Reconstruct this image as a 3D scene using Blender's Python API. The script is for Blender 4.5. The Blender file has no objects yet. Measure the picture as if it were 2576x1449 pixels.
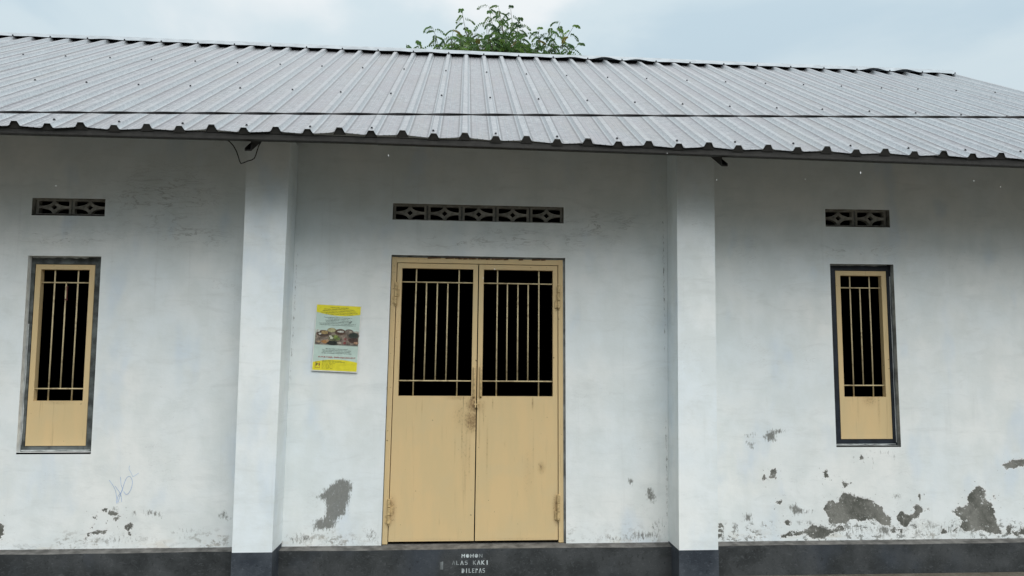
import bpy, bmesh, math, random
import numpy as np
from mathutils import Vector, Matrix, noise as mnoise

random.seed(7)
rng = np.random.default_rng(7)
sc = bpy.context.scene
COL = sc.collection

# ------------------------------------------------------------------ camera
GZ = -0.22                                   # ground level (0 = top of plinth / door sill)
cam_data = bpy.data.cameras.new("camera")
cam = bpy.data.objects.new("camera", cam_data)
COL.objects.link(cam)
pitch, yaw, roll = 0.09219937, 0.06140195, 0.00335823
fwd = Vector((math.sin(yaw)*math.cos(pitch), math.cos(yaw)*math.cos(pitch), math.sin(pitch)))
rgt = Vector((math.cos(yaw), -math.sin(yaw), 0))
upv = rgt.cross(fwd)
r2 = math.cos(roll)*rgt + math.sin(roll)*upv
u2 = -math.sin(roll)*rgt + math.cos(roll)*upv
cam.matrix_world = Matrix(((r2.x, u2.x, -fwd.x, 0.0), (r2.y, u2.y, -fwd.y, -5.6), (r2.z, u2.z, -fwd.z, 1.3127), (0, 0, 0, 1)))
cam_data.sensor_width = 36.0
cam_data.lens = 36.0*1930.0/2576.0
cam_data.clip_end = 2000.0
cam_data.clip_start = 0.05
sc.camera = cam

# ------------------------------------------------------------------ sky (overcast)
SUN_EL, SUN_AZ = math.radians(57), math.radians(26)     # azimuth measured from the wall normal, to the right
world = bpy.data.worlds.new("World"); sc.world = world; world.use_nodes = True
nt = world.node_tree; nt.nodes.clear()
def wn(t, **kw):
    n = nt.nodes.new(t)
    for k, v in kw.items(): setattr(n, k, v)
    return n
out = wn("ShaderNodeOutputWorld"); bg = wn("ShaderNodeBackground"); bg.inputs["Strength"].default_value = 0.05
sky = wn("ShaderNodeTexSky", sky_type="NISHITA", sun_disc=False, sun_elevation=SUN_EL, sun_rotation=math.pi-SUN_AZ)
tc = wn("ShaderNodeTexCoord")
sep = wn("ShaderNodeSeparateXYZ"); nt.links.new(tc.outputs["Generated"], sep.inputs[0])
den = wn("ShaderNodeMath", operation="ADD"); den.inputs[1].default_value = 0.28
ab = wn("ShaderNodeMath", operation="ABSOLUTE"); nt.links.new(sep.outputs[2], ab.inputs[0]); nt.links.new(ab.outputs[0], den.inputs[0])
dx = wn("ShaderNodeMath", operation="DIVIDE"); dy = wn("ShaderNodeMath", operation="DIVIDE")
nt.links.new(sep.outputs[0], dx.inputs[0]); nt.links.new(den.outputs[0], dx.inputs[1])
nt.links.new(sep.outputs[1], dy.inputs[0]); nt.links.new(den.outputs[0], dy.inputs[1])
cmb = wn("ShaderNodeCombineXYZ"); nt.links.new(dx.outputs[0], cmb.inputs[0]); nt.links.new(dy.outputs[0], cmb.inputs[1])
cmb.inputs[2].default_value = 3.7
n1 = wn("ShaderNodeTexNoise"); n1.inputs["Scale"].default_value = 1.5; n1.inputs["Detail"].default_value = 6; n1.inputs["Roughness"].default_value = 0.5
n1.inputs["Distortion"].default_value = 0.35
nt.links.new(cmb.outputs[0], n1.inputs["Vector"])
ramp = wn("ShaderNodeValToRGB"); ramp.color_ramp.interpolation = "EASE"
e = ramp.color_ramp.elements
e[0].position = 0.33; e[0].color = (0.53, 0.655, 0.73, 1)
e[1].position = 0.57; e[1].color = (0.83, 0.865, 0.875, 1)
m_ = e.new(0.45); m_.color = (0.635, 0.74, 0.785, 1)
nt.links.new(n1.outputs["Fac"], ramp.inputs[0])
# an overcast sky is brighter overhead than towards the horizon
zr = wn("ShaderNodeMapRange"); zr.inputs[1].default_value = 0.0; zr.inputs[2].default_value = 1.0; zr.inputs[3].default_value = 8.6; zr.inputs[4].default_value = 14.0
nt.links.new(sep.outputs[2], zr.inputs[0])
scl = wn("ShaderNodeVectorMath", operation="SCALE")
nt.links.new(ramp.outputs[0], scl.inputs[0]); nt.links.new(zr.outputs[0], scl.inputs["Scale"])
mx = wn("ShaderNodeMix", data_type="RGBA"); mx.inputs[0].default_value = 0.9
nt.links.new(sky.outputs[0], mx.inputs[6]); nt.links.new(scl.outputs[0], mx.inputs[7])
nt.links.new(mx.outputs[2], bg.inputs["Color"]); nt.links.new(bg.outputs[0], out.inputs[0])

# ------------------------------------------------------------------ sun behind thin cloud
sd = bpy.data.lights.new("sun", "SUN"); sd.energy = 1.5; sd.angle = math.radians(58); sd.color = (1.0, 0.98, 0.945)
sun = bpy.data.objects.new("sun", sd); COL.objects.link(sun)
sdir = Vector((math.sin(SUN_AZ)*math.cos(SUN_EL), -math.cos(SUN_AZ)*math.cos(SUN_EL), math.sin(SUN_EL)))
sun.rotation_euler = sdir.to_track_quat("Z", "Y").to_euler()
sun.location = sdir*30

sc.view_settings.view_transform = "Standard"
sc.view_settings.look = "None"
sc.view_settings.exposure = 1.05
sc.view_settings.gamma = 1.0
sc.view_settings.use_curve_mapping = False

# ------------------------------------------------------------------ node helper
class NT:
    def __init__(s, name):
        s.m = bpy.data.materials.new(name); s.m.use_nodes = True
        s.t = s.m.node_tree; s.t.nodes.clear()
        s.out = s.t.nodes.new("ShaderNodeOutputMaterial"); s.b = s.t.nodes.new("ShaderNodeBsdfPrincipled")
        s.t.links.new(s.b.outputs[0], s.out.inputs[0])
    def n(s, t, **kw):
        n = s.t.nodes.new(t)
        for k, v in kw.items(): setattr(n, k, v)
        return n
    def put(s, sock, v):
        if hasattr(v, "is_output"): s.t.links.new(v, sock)
        elif isinstance(v, (tuple, list)):
            sock.default_value = tuple(v) + ((1.0,) if len(v) == 3 and sock.type == "RGBA" else ())
        else: sock.default_value = v
    def obj(s): return s.n("ShaderNodeTexCoord").outputs["Object"]
    def mapv(s, v, scale=(1, 1, 1), loc=(0, 0, 0)):
        n = s.n("ShaderNodeMapping"); s.put(n.inputs["Vector"], v); n.inputs["Scale"].default_value = scale; n.inputs["Location"].default_value = loc
        return n.outputs[0]
    def noise(s, v, scale, detail=4, rough=0.55, dist=0.0, col=False):
        n = s.n("ShaderNodeTexNoise"); s.put(n.inputs["Vector"], v)
        n.inputs["Scale"].default_value = scale; n.inputs["Detail"].default_value = detail; n.inputs["Roughness"].default_value = rough; n.inputs["Distortion"].default_value = dist
        return n.outputs["Color" if col else "Fac"]
    def vor(s, v, scale, feature="F1", out="Distance"):
        n = s.n("ShaderNodeTexVoronoi", feature=feature); s.put(n.inputs["Vector"], v); n.inputs["Scale"].default_value = scale
        return n.outputs[out]
    def attr(s, name): return s.n("ShaderNodeAttribute", attribute_name=name).outputs["Fac"]
    def mr(s, v, a, b, c=0.0, d=1.0, smooth=True):
        n = s.n("ShaderNodeMapRange"); n.interpolation_type = "SMOOTHSTEP" if smooth else "LINEAR"
        s.put(n.inputs[0], v)
        for i, x in enumerate((a, b, c, d)): s.put(n.inputs[i+1], x)
        return n.outputs[0]
    def math(s, op, a, b=None, clamp=False):
        n = s.n("ShaderNodeMath", operation=op); n.use_clamp = clamp
        s.put(n.inputs[0], a)
        if b is not None: s.put(n.inputs[1], b)
        return n.outputs[0]
    def mix(s, f, a, b, mode="MIX"):
        n = s.n("ShaderNodeMix", data_type="RGBA", blend_type=mode); s.put(n.inputs[0], f); s.put(n.inputs[6], a); s.put(n.inputs[7], b)
        return n.outputs[2]
    def xyz(s, v):
        n = s.n("ShaderNodeSeparateXYZ"); s.put(n.inputs[0], v); return n.outputs
    def bump(s, h, strength=0.3, dist=0.01, prev=None):
        n = s.n("ShaderNodeBump"); s.put(n.inputs["Height"], h); n.inputs["Strength"].default_value = strength; n.inputs["Distance"].default_value = dist
        if prev is not None: s.t.links.new(prev, n.inputs["Normal"])
        return n.outputs[0]
    def fin(s, color, rough=0.7, metal=0.0, normal=None, spec=0.4):
        s.put(s.b.inputs["Base Color"], color); s.put(s.b.inputs["Roughness"], rough); s.put(s.b.inputs["Metallic"], metal)
        s.put(s.b.inputs["Specular IOR Level"], spec)
        if normal is not None: s.t.links.new(normal, s.b.inputs["Normal"])
        return s.m

def plain(name, col, rough=0.7, metal=0.0, var=0.25, scale=14, spec=0.4):
    k = NT(name); o = k.obj()
    f = k.mr(k.noise(o, scale, 4, 0.6), 0.3, 0.7)
    lo = tuple(c*(1-var) for c in col); hi = tuple(min(1, c*(1+var*0.5)) for c in col)
    return k.fin(k.mix(f, lo, hi), rough, metal, k.bump(k.noise(o, scale*6, 3), 0.12, 0.004), spec)

# ---- painted plaster wall with flaked patches (mask shapes come from the mesh attributes)
def wall_material(name, worn=True, A=(0.775, 0.842, 0.868), B=(0.845, 0.872, 0.86)):
    k = NT(name); o = k.obj()
    big = k.mr(k.noise(o, 1.1, 4, 0.55), 0.34, 0.66)
    mid = k.mr(k.noise(k.mapv(o, (1, 1, 0.7)), 5.0, 5, 0.6), 0.36, 0.66)
    c = k.mix(big, A, B)
    c = k.mix(k.math("MULTIPLY", mid, 0.5), c, (0.68, 0.735, 0.73))
    blue = k.mr(k.noise(k.mapv(o, (1.3, 1, 0.6), (3, 0, 9)), 2.3, 3, 0.5), 0.55, 0.72)
    c = k.mix(k.math("MULTIPLY", blue, 0.5), c, (0.61, 0.72, 0.83))
    tr = k.mr(k.noise(k.mapv(k.mapv(o, (1, 1, 1)), (2.2, 1, 7.5), (1, 5, 2)), 1.6, 6, 0.68, 0.7), 0.50, 0.72)
    c = k.mix(k.math("MULTIPLY", tr, 0.30), c, (0.60, 0.64, 0.635))
    scx = k.noise(k.mapv(o, (9, 1, 22), (4, 0, 3)), 1.0, 3, 0.55, 1.4)
    sc_ = k.math("SUBTRACT", 1.0, k.mr(k.math("ABSOLUTE", k.math("SUBTRACT", scx, 0.56)), 0.0, 0.010))
    sc_ = k.math("MULTIPLY", sc_, k.mr(k.noise(o, 2.6, 3), 0.56, 0.66))
    c = k.mix(k.math("MULTIPLY", sc_, 0.35), c, (0.45, 0.46, 0.46))
    # thin brushed streaks and faint runs
    runs = k.mr(k.noise(k.mapv(o, (16, 4, 0.7)), 1.0, 4, 0.65), 0.58, 0.78)
    c = k.mix(k.math("MULTIPLY", runs, 0.16), c, (0.47, 0.49, 0.49))
    specks = k.mr(k.noise(o, 46, 3, 0.6), 0.70, 0.76)
    spk2 = k.mr(k.noise(o, 3.0, 2), 0.5, 0.62)
    c = k.mix(k.math("MULTIPLY", k.math("MULTIPLY", specks, spk2), 0.4), c, (0.33, 0.33, 0.31))
    fine = k.noise(o, 60, 5, 0.6)
    und = k.noise(k.mapv(o, (1.0, 1, 1.6)), 3.2, 4, 0.55)
    h = k.math("ADD", k.math("MULTIPLY", und, 1.5), k.math("MULTIPLY", fine, 0.12))
    if worn:
        z = k.xyz(o)[2]
        # dirt and salt bloom just above the plinth
        low = k.mr(z, 0.02, 0.17, 1.0, 0.0)
        g = k.math("MULTIPLY", k.mr(k.noise(k.mapv(o, (1.0, 1, 1.5)), 16, 6, 0.72), 0.50, 0.60), k.mr(k.noise(o, 2.7, 4, 0.6), 0.44, 0.60))
        c = k.mix(k.math("MULTIPLY", k.math("MULTIPLY", g, low), 0.75), c, (0.26, 0.25, 0.22))
        ochre = k.mr(k.noise(k.mapv(o, (1.0, 1, 3.0), (7, 0, 1)), 4, 4, 0.6), 0.52, 0.68)
        c = k.mix(k.math("MULTIPLY", k.math("MULTIPLY", ochre, k.mr(z, 0.0, 0.11, 1.0, 0.0)), 0.35), c, (0.55, 0.47, 0.34))
        # hairline cracks over the lintels
        ck = k.attr("crack")
        w = k.noise(k.mapv(o, (4.5, 1, 15)), 1.0, 6, 0.62, 0.6)
        line = k.math("SUBTRACT", 1.0, k.mr(k.math("ABSOLUTE", k.math("SUBTRACT", w, 0.5)), 0.0, 0.026))
        line = k.math("MULTIPLY", line, k.math("MULTIPLY", ck, k.mr(k.noise(o, 7, 2), 0.40, 0.52)))
        c = k.mix(k.math("MULTIPLY", line, 0.6), c, (0.32, 0.33, 0.31))
        h = k.math("SUBTRACT", h, k.math("MULTIPLY", line, 0.5))
        h = k.math("ADD", h, k.math("MULTIPLY", k.math("MULTIPLY", ck, w), 7.5))
        # soft scraped patches
        sm = k.attr("smudge")
        scr = k.noise(k.mapv(o, (2.6, 1, 1.0)), 26, 6, 0.75)
        smm = k.mr(k.math("ADD", sm, k.math("MULTIPLY", k.math("SUBTRACT", scr, 0.5), 2.4)), 0.42, 0.85)
        smm = k.math("MULTIPLY", smm, k.mr(sm, 0.02, 0.3))
        c = k.mix(k.math("MULTIPLY", smm, 0.86), c, k.mix(fine, (0.07, 0.073, 0.062), (0.22, 0.22, 0.20)))
        # flaked paint: sharp torn edge, grey render below
        fl = k.attr("flake")                          # signed distance in metres, positive inside
        jag = k.math("ADD", k.math("MULTIPLY", k.math("SUBTRACT", k.noise(o, 21, 6, 0.72), 0.5), 0.085), k.math("MULTIPLY", k.math("SUBTRACT", k.noise(o, 95, 3, 0.6), 0.5), 0.022))
        fd = k.math("ADD", k.math("ADD", fl, 0.004), jag)
        fm = k.mr(fd, 0.0, 0.0035)
        isl = k.math("MULTIPLY", k.mr(k.noise(k.mapv(o, (1, 1, 1.2), (8, 1, 3)), 24, 5, 0.7), 0.60, 0.625), k.mr(fl, 0.05, 0.03))
        fm = k.math("MULTIPLY", fm, k.math("SUBTRACT", 1.0, k.math("MULTIPLY", isl, 0.9)))
        crumb = k.math("MULTIPLY", k.mr(k.noise(o, 38, 4, 0.65), 0.63, 0.66), k.mr(fl, -0.085, -0.01))
        fm = k.math("MAXIMUM", fm, k.math("MULTIPLY", crumb, 0.9))
        low2 = k.math("MULTIPLY", k.mr(z, 0.025, 0.20, 1.0, 0.0), k.mr(k.xyz(o)[0], 1.4, 2.2, 0.25, 1.0))
        cr2 = k.math("MULTIPLY", k.mr(k.noise(k.mapv(o, (1, 1, 1.4)), 19, 6, 0.74), 0.545, 0.56), k.mr(k.noise(o, 4.5, 3), 0.42, 0.50))
        fm = k.math("MAXIMUM", fm, k.math("MULTIPLY", k.math("MULTIPLY", cr2, k.mr(low2, 0.15, 0.5)), 0.75))
        mcol = k.mix(k.mr(k.noise(o, 6, 5, 0.65), 0.35, 0.66), (0.100, 0.104, 0.092), (0.235, 0.238, 0.218))
        mcol = k.mix(k.math("MULTIPLY", k.mr(k.noise(o, 30, 4, 0.7), 0.56, 0.66), 0.6), mcol, (0.36, 0.36, 0.335))
        rim = k.math("MULTIPLY", k.mr(fd, -0.011, 0.0), k.math("SUBTRACT", 1.0, fm))
        c = k.mix(k.math("MULTIPLY", rim, 0.5), c, (0.82, 0.83, 0.82))
        c = k.mix(fm, c, mcol)
        h = k.math("SUBTRACT", h, k.math("MULTIPLY", fm, 1.3))
        h = k.math("ADD", h, k.math("MULTIPLY", k.math("MULTIPLY", fine, fm), 0.8))
    return k.fin(c, 0.82, 0.0, k.bump(h, 0.5, 0.006), 0.25)

M = {}
M["wall"] = wall_material("painted_plaster")
M["pilaster"] = wall_material("painted_pilaster", False, (0.79, 0.87, 0.915), (0.85, 0.89, 0.89))
M["reveal"] = plain("grey_reveal", (0.30, 0.32, 0.32), 0.85, var=0.5, scale=9)
M["reveal_light"] = plain("pale_reveal", (0.76, 0.79, 0.79), 0.85, var=0.22, scale=11)

def plinth_mat(name, base, lite):
    k = NT(name); o = k.obj()
    f = k.mr(k.noise(o, 4.5, 6, 0.65), 0.34, 0.7)
    c = k.mix(f, base, lite)
    s = k.mr(k.noise(k.mapv(o, (1, 1, 1.8)), 24, 6, 0.76, 1.6), 0.53, 0.68)
    c = k.mix(k.math("MULTIPLY", s, 0.5), c, tuple(x*1.9 for x in lite))
    b = k.mr(k.noise(k.mapv(o, (1, 1, 0.6), (5, 2, 1)), 1.7, 3), 0.55, 0.7)
    c = k.mix(k.math("MULTIPLY", b, 0.45), c, (lite[0]*0.9, lite[1]*1.05, lite[2]*1.35))
    d = k.mr(k.noise(o, 34, 5, 0.7), 0.57, 0.66)
    c = k.mix(k.math("MULTIPLY", d, 0.5), c, tuple(x*0.5 for x in base))
    return k.fin(c, 0.62, 0, k.bump(k.noise(o, 40, 5, 0.6), 0.25, 0.004), 0.35)
M["plinth"] = plinth_mat("charcoal_plinth_paint", (0.026, 0.030, 0.032), (0.062, 0.068, 0.072))
M["pil_base"] = plinth_mat("navy_pilaster_base_paint", (0.026, 0.034, 0.046), (0.062, 0.074, 0.09))
M["ledge"] = plain("dusty_cement_ledge", (0.128, 0.126, 0.12), 0.9, var=0.5, scale=12)

def yellow_paint(name, rusty=True):
    k = NT(name); o = k.obj()
    f = k.mr(k.noise(k.mapv(o, (3, 3, 0.7)), 2.6, 4, 0.6), 0.35, 0.68)
    c = k.mix(f, (0.665, 0.515, 0.28), (0.715, 0.535, 0.285))
    f2 = k.mr(k.noise(o, 5, 5, 0.6), 0.45, 0.7)
    c = k.mix(k.math("MULTIPLY", f2, 0.4), c, (0.64, 0.52, 0.305))
    st = k.mr(k.noise(k.mapv(o, (30, 30, 1.1)), 1.0, 5, 0.7), 0.58, 0.76)
    c = k.mix(k.math("MULTIPLY", st, 0.46), c, (0.29, 0.20, 0.10))
    st2 = k.mr(k.noise(k.mapv(o, (75, 75, 2.4), (2, 0, 4)), 1.0, 3, 0.6), 0.70, 0.76)
    c = k.mix(k.math("MULTIPLY", st2, 0.5), c, (0.17, 0.115, 0.065))
    if rusty:
        g = k.attr("grime")
        gn = k.noise(k.mapv(o, (1.6, 1, 1)), 62, 6, 0.78)
        gm = k.mr(k.math("ADD", g, k.math("MULTIPLY", k.math("SUBTRACT", gn, 0.5), 3.0)), 0.42, 1.0)
        gm = k.math("MULTIPLY", gm, k.mr(g, 0.03, 0.25))
        c = k.mix(k.math("MULTIPLY", gm, 0.8), c, (0.085, 0.055, 0.035))
        halo = k.mr(g, 0.05, 0.8)
        c = k.mix(k.math("MULTIPLY", halo, 0.5), c, (0.36, 0.23, 0.10))
    chips = k.mr(k.noise(o, 42, 2, 0.5), 0.735, 0.75)
    c = k.mix(k.math("MULTIPLY", chips, 0.75), c, (0.08, 0.05, 0.03))
    b = k.bump(k.noise(k.mapv(o, (1, 1, 0.6)), 7, 3), 0.10, 0.01)
    b = k.bump(k.noise(o, 120, 3), 0.08, 0.002, b)
    return k.fin(c, 0.48, 0, b, 0.4)
M["yellow"] = yellow_paint("mustard_metal_paint", True)
def bar_mat():
    k = NT("worn_bar_paint"); o = k.obj()
    f = k.mr(k.noise(o, 22, 5, 0.7), 0.50, 0.62)
    c = k.mix(k.math("MULTIPLY", f, 0.6), (0.66, 0.56, 0.34), (0.27, 0.20, 0.12))
    return k.fin(c, 0.55)
M["bar"] = bar_mat()
M["hinge"] = plain("painted_hinge_metal", (0.60, 0.45, 0.23), 0.5, var=0.35, scale=40)
M["rust"] = plain("brown_rust", (0.13, 0.07, 0.035), 0.8, var=0.5, scale=50)
M["frame_grey"] = plain("weathered_grey_frame_paint", (0.105, 0.12, 0.118), 0.75, var=0.65, scale=13)
M["frame_navy"] = plain("navy_frame_paint", (0.016, 0.022, 0.033), 0.5, var=0.5, scale=10)
M["white_smear"] = plain("white_paint_smear", (0.5, 0.53, 0.53), 0.8, var=0.3, scale=20)
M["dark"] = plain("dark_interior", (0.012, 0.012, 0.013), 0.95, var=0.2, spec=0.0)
M["vent"] = plain("bare_cement_vent_block", (0.30, 0.29, 0.26), 0.9, var=0.45, scale=16)
M["vent_join"] = plain("dark_cement_joint", (0.15, 0.155, 0.15), 0.9, var=0.4, scale=16)

# ---- galvalume roof sheets
def roof_mat():
    k = NT("spangled_zincalume_sheet"); o = k.obj()
    sp = k.n("ShaderNodeTexVoronoi"); k.put(sp.inputs["Vector"], k.mapv(o, (40, 95, 95))); sp.inputs["Scale"].default_value = 1.0
    cell = k.xyz(sp.outputs["Color"])[0]
    sp2 = k.noise(k.mapv(o, (30, 105, 105)), 1.0, 3, 0.6)
    dirt_shade = k.attr("pan_dirt_rib_shade")  # pan grime, plus painted shade at rib feet and sheen on flanks
    c = k.mix(k.math("MINIMUM", dirt_shade, 1.0), k.mix(cell, (0.49, 0.53, 0.555), (0.60, 0.635, 0.655)), k.mix(cell, (0.265, 0.275, 0.295), (0.43, 0.44, 0.46)))
    fl = k.mr(sp2, 0.58, 0.68)
    c = k.mix(k.math("MULTIPLY", fl, 0.7), c, (0.66, 0.68, 0.70))
    da = k.mr(k.noise(k.mapv(o, (36, 120, 120), (3, 1, 2)), 1.0, 3, 0.6), 0.63, 0.72)
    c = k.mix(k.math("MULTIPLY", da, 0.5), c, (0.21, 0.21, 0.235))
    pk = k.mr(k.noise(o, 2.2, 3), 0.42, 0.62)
    c = k.mix(k.math("MULTIPLY", k.math("MULTIPLY", pk, k.math("MINIMUM", dirt_shade, 1.0)), 0.4), c, (0.365, 0.345, 0.37))
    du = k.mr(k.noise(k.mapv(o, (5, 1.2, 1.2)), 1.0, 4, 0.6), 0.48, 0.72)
    c = k.mix(k.math("MULTIPLY", k.math("MULTIPLY", du, k.math("MINIMUM", dirt_shade, 1.0)), 0.3), c, (0.38, 0.37, 0.34))
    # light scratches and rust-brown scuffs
    c = k.mix(k.math("MULTIPLY", k.math("SUBTRACT", dirt_shade, 1.0, True), 0.75), c, (0.12, 0.125, 0.135))  # shade line along each rib foot, painted dark
    sw = k.noise(k.mapv(o, (3, 9, 9)), 1.0, 6, 0.62, 0.8)
    sl = k.math("SUBTRACT", 1.0, k.mr(k.math("ABSOLUTE", k.math("SUBTRACT", sw, 0.5)), 0.0, 0.012))
    sl = k.math("MULTIPLY", sl, k.mr(k.noise(o, 1.7, 3), 0.60, 0.70))
    c = k.mix(k.math("MULTIPLY", sl, 0.6), c, (0.16, 0.15, 0.15))
    ro = k.mr(sp2, 0.3, 0.7, 0.30, 0.46)
    b = k.bump(k.noise(k.mapv(o, (6, 1.5, 1.5)), 1.0, 3), 0.12, 0.02)
    return k.fin(c, ro, 0.9, b, 0.5)
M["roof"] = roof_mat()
M["cap"] = plain("zincalume_ridge_cap", (0.44, 0.48, 0.51), 0.4, 0.75, var=0.2, scale=9, spec=0.5)
M["steel"] = plain("dull_grey_steel_channel", (0.025, 0.0245, 0.0225), 0.65, 0.0, var=0.3, scale=20)
M["screw"] = plain("dark_roofing_screw", (0.035, 0.037, 0.045), 0.6, var=0.2)
M["cable"] = plain("black_cable_sheath", (0.010, 0.010, 0.013), 0.55, var=0.2, scale=30)

# ------------------------------------------------------------------ mesh helpers
def warp(P):
    """the middle bay was not built square: the door leans a little"""
    x, y, z = P
    a = min(1.0, max(0.0, (1.30-x)/0.55)) if x > 0.75 else (1.0 if x > -1.3 else max(0.0, (x+1.6)/0.3))
    d = (0.738-x)/1.29*0.018*(z-1.03)/1.03
    return (x + a*d, y, z - a*0.010*(x-0.1)/1.29*max(0.0, min(1.0, z/2.05)))

class MB:
    def __init__(s): s.v = []; s.f = []; s.mi = []
    def quad(s, a, b, c, d, mi=0):
        i = len(s.v); s.v += [a, b, c, d]; s.f.append((i, i+1, i+2, i+3)); s.mi.append(mi)
    def box(s, x0, x1, y0, y1, z0, z1, mi=0):
        i = len(s.v)
        s.v += [(x0, y0, z0), (x1, y0, z0), (x1, y1, z0), (x0, y1, z0), (x0, y0, z1), (x1, y0, z1), (x1, y1, z1), (x0, y1, z1)]
        for f in ((0, 3, 2, 1), (4, 5, 6, 7), (0, 1, 5, 4), (1, 2, 6, 5), (2, 3, 7, 6), (3, 0, 4, 7)):
            s.f.append(tuple(i+k for k in f)); s.mi.append(mi)
        return s
    def poly(s, pts, mi=0):
        i = len(s.v); s.v += list(pts); s.f.append(tuple(range(i, i+len(pts)))); s.mi.append(mi)
    def tube(s, path, r, seg=8, mi=0, caps=True):
        rings = []; path = [Vector(p) for p in path]
        rr = r if isinstance(r, (list, tuple)) else [r]*len(path)
        up = Vector((0.31, 0.2, 0.93))
        for k, p in enumerate(path):
            t = (path[min(k+1, len(path)-1)] - path[max(k-1, 0)]).normalized()
            a = t.cross(up)
            if a.length < 1e-3: a = t.cross(Vector((1, 0, 0)))
            a.normalize(); b = t.cross(a)
            i = len(s.v)
            for q in range(seg):
                an = 2*math.pi*q/seg
                s.v.append(tuple(p + rr[k]*(math.cos(an)*a + math.sin(an)*b)))
            rings.append(i)
        for k in range(len(rings)-1):
            for q in range(seg):
                q2 = (q+1) % seg
                s.f.append((rings[k]+q, rings[k]+q2, rings[k+1]+q2, rings[k+1]+q)); s.mi.append(mi)
        if caps:
            s.f.append(tuple(rings[0]+q for q in reversed(range(seg)))); s.mi.append(mi)
            s.f.append(tuple(rings[-1]+q for q in range(seg))); s.mi.append(mi)
        return s
    def extr(s, prof, axis, a, b, mi=0):
        """closed 2-D profile swept along an axis; prof = [(u, v)], axis 'x' -> (y, z)"""
        n = len(prof); i = len(s.v)
        for t in (a, b):
            for u, v in prof:
                s.v.append((t, u, v) if axis == "x" else ((u, t, v) if axis == "y" else (u, v, t)))
        for q in range(n):
            q2 = (q+1) % n
            s.f.append((i+q, i+q2, i+n+q2, i+n+q)); s.mi.append(mi)
        s.f.append(tuple(i+q for q in reversed(range(n)))); s.f.append(tuple(i+n+q for q in range(n))); s.mi += [mi, mi]
        return s
    def mesh(s, name, mats, do_warp=False, smooth=False):
        me = bpy.data.meshes.new(name)
        me.from_pydata([warp(p) for p in s.v] if do_warp else s.v, [], s.f)
        for m in (mats if isinstance(mats, (list, tuple)) else [mats]): me.materials.append(m)
        me.polygons.foreach_set("material_index", s.mi)
        me.polygons.foreach_set("use_smooth", [smooth]*len(s.f))
        me.update(); return me

def link(name, data, parent=None, loc=(0, 0, 0)):
    o = bpy.data.objects.new(name, data); COL.objects.link(o); o.parent = parent; o.location = loc
    return o
def tag(o, label=None, cat=None, group=None, kind=None):
    for k, v in (("label", label), ("category", cat), ("group", group), ("kind", kind)):
        if v: o[k] = v
    return o
def part(name, mb, mats, parent, warp_=False, smooth=False, label=None):
    o = link(name, mb.mesh(name, mats, warp_, smooth), parent)
    if label: o["label"] = label
    return o
def fix_normals(me):
    bm = bmesh.new(); bm.from_mesh(me); bmesh.ops.recalc_face_normals(bm, faces=bm.faces); bm.to_mesh(me); bm.free()
def set_attr(me, name, vals):
    a = me.attributes.new(name, "FLOAT", "POINT"); a.data.foreach_set("value", np.asarray(vals, dtype=np.float32))

def sdf(polys, X, Z):
    """signed distance (positive inside) to a union of polygons"""
    best = np.full(X.shape, -1.0)
    for P in polys:
        P = np.array(P); n = len(P)
        lo, hi = P.min(0)-0.3, P.max(0)+0.3
        sel = (X > lo[0]) & (X < hi[0]) & (Z > lo[1]) & (Z < hi[1])
        if not sel.any(): continue
        x, z = X[sel], Z[sel]
        d = np.full(x.shape, 9.0); ins = np.zeros(x.shape, bool)
        for i in range(n):
            a, b = P[i], P[(i+1) % n]
            e = b-a; L = max(1e-9, (e**2).sum())
            t = np.clip(((x-a[0])*e[0]+(z-a[1])*e[1])/L, 0, 1)
            d = np.minimum(d, np.hypot(x-a[0]-t*e[0], z-a[1]-t*e[1]))
            c = ((a[1] > z) != (b[1] > z))
            with np.errstate(divide="ignore", invalid="ignore"):
                xi = a[0] + (z-a[1])*(b[0]-a[0])/(b[1]-a[1])
            ins ^= c & (x < xi)
        s_ = np.where(ins, d, -d)
        best[sel] = np.maximum(best[sel], s_)
    return best

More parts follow.
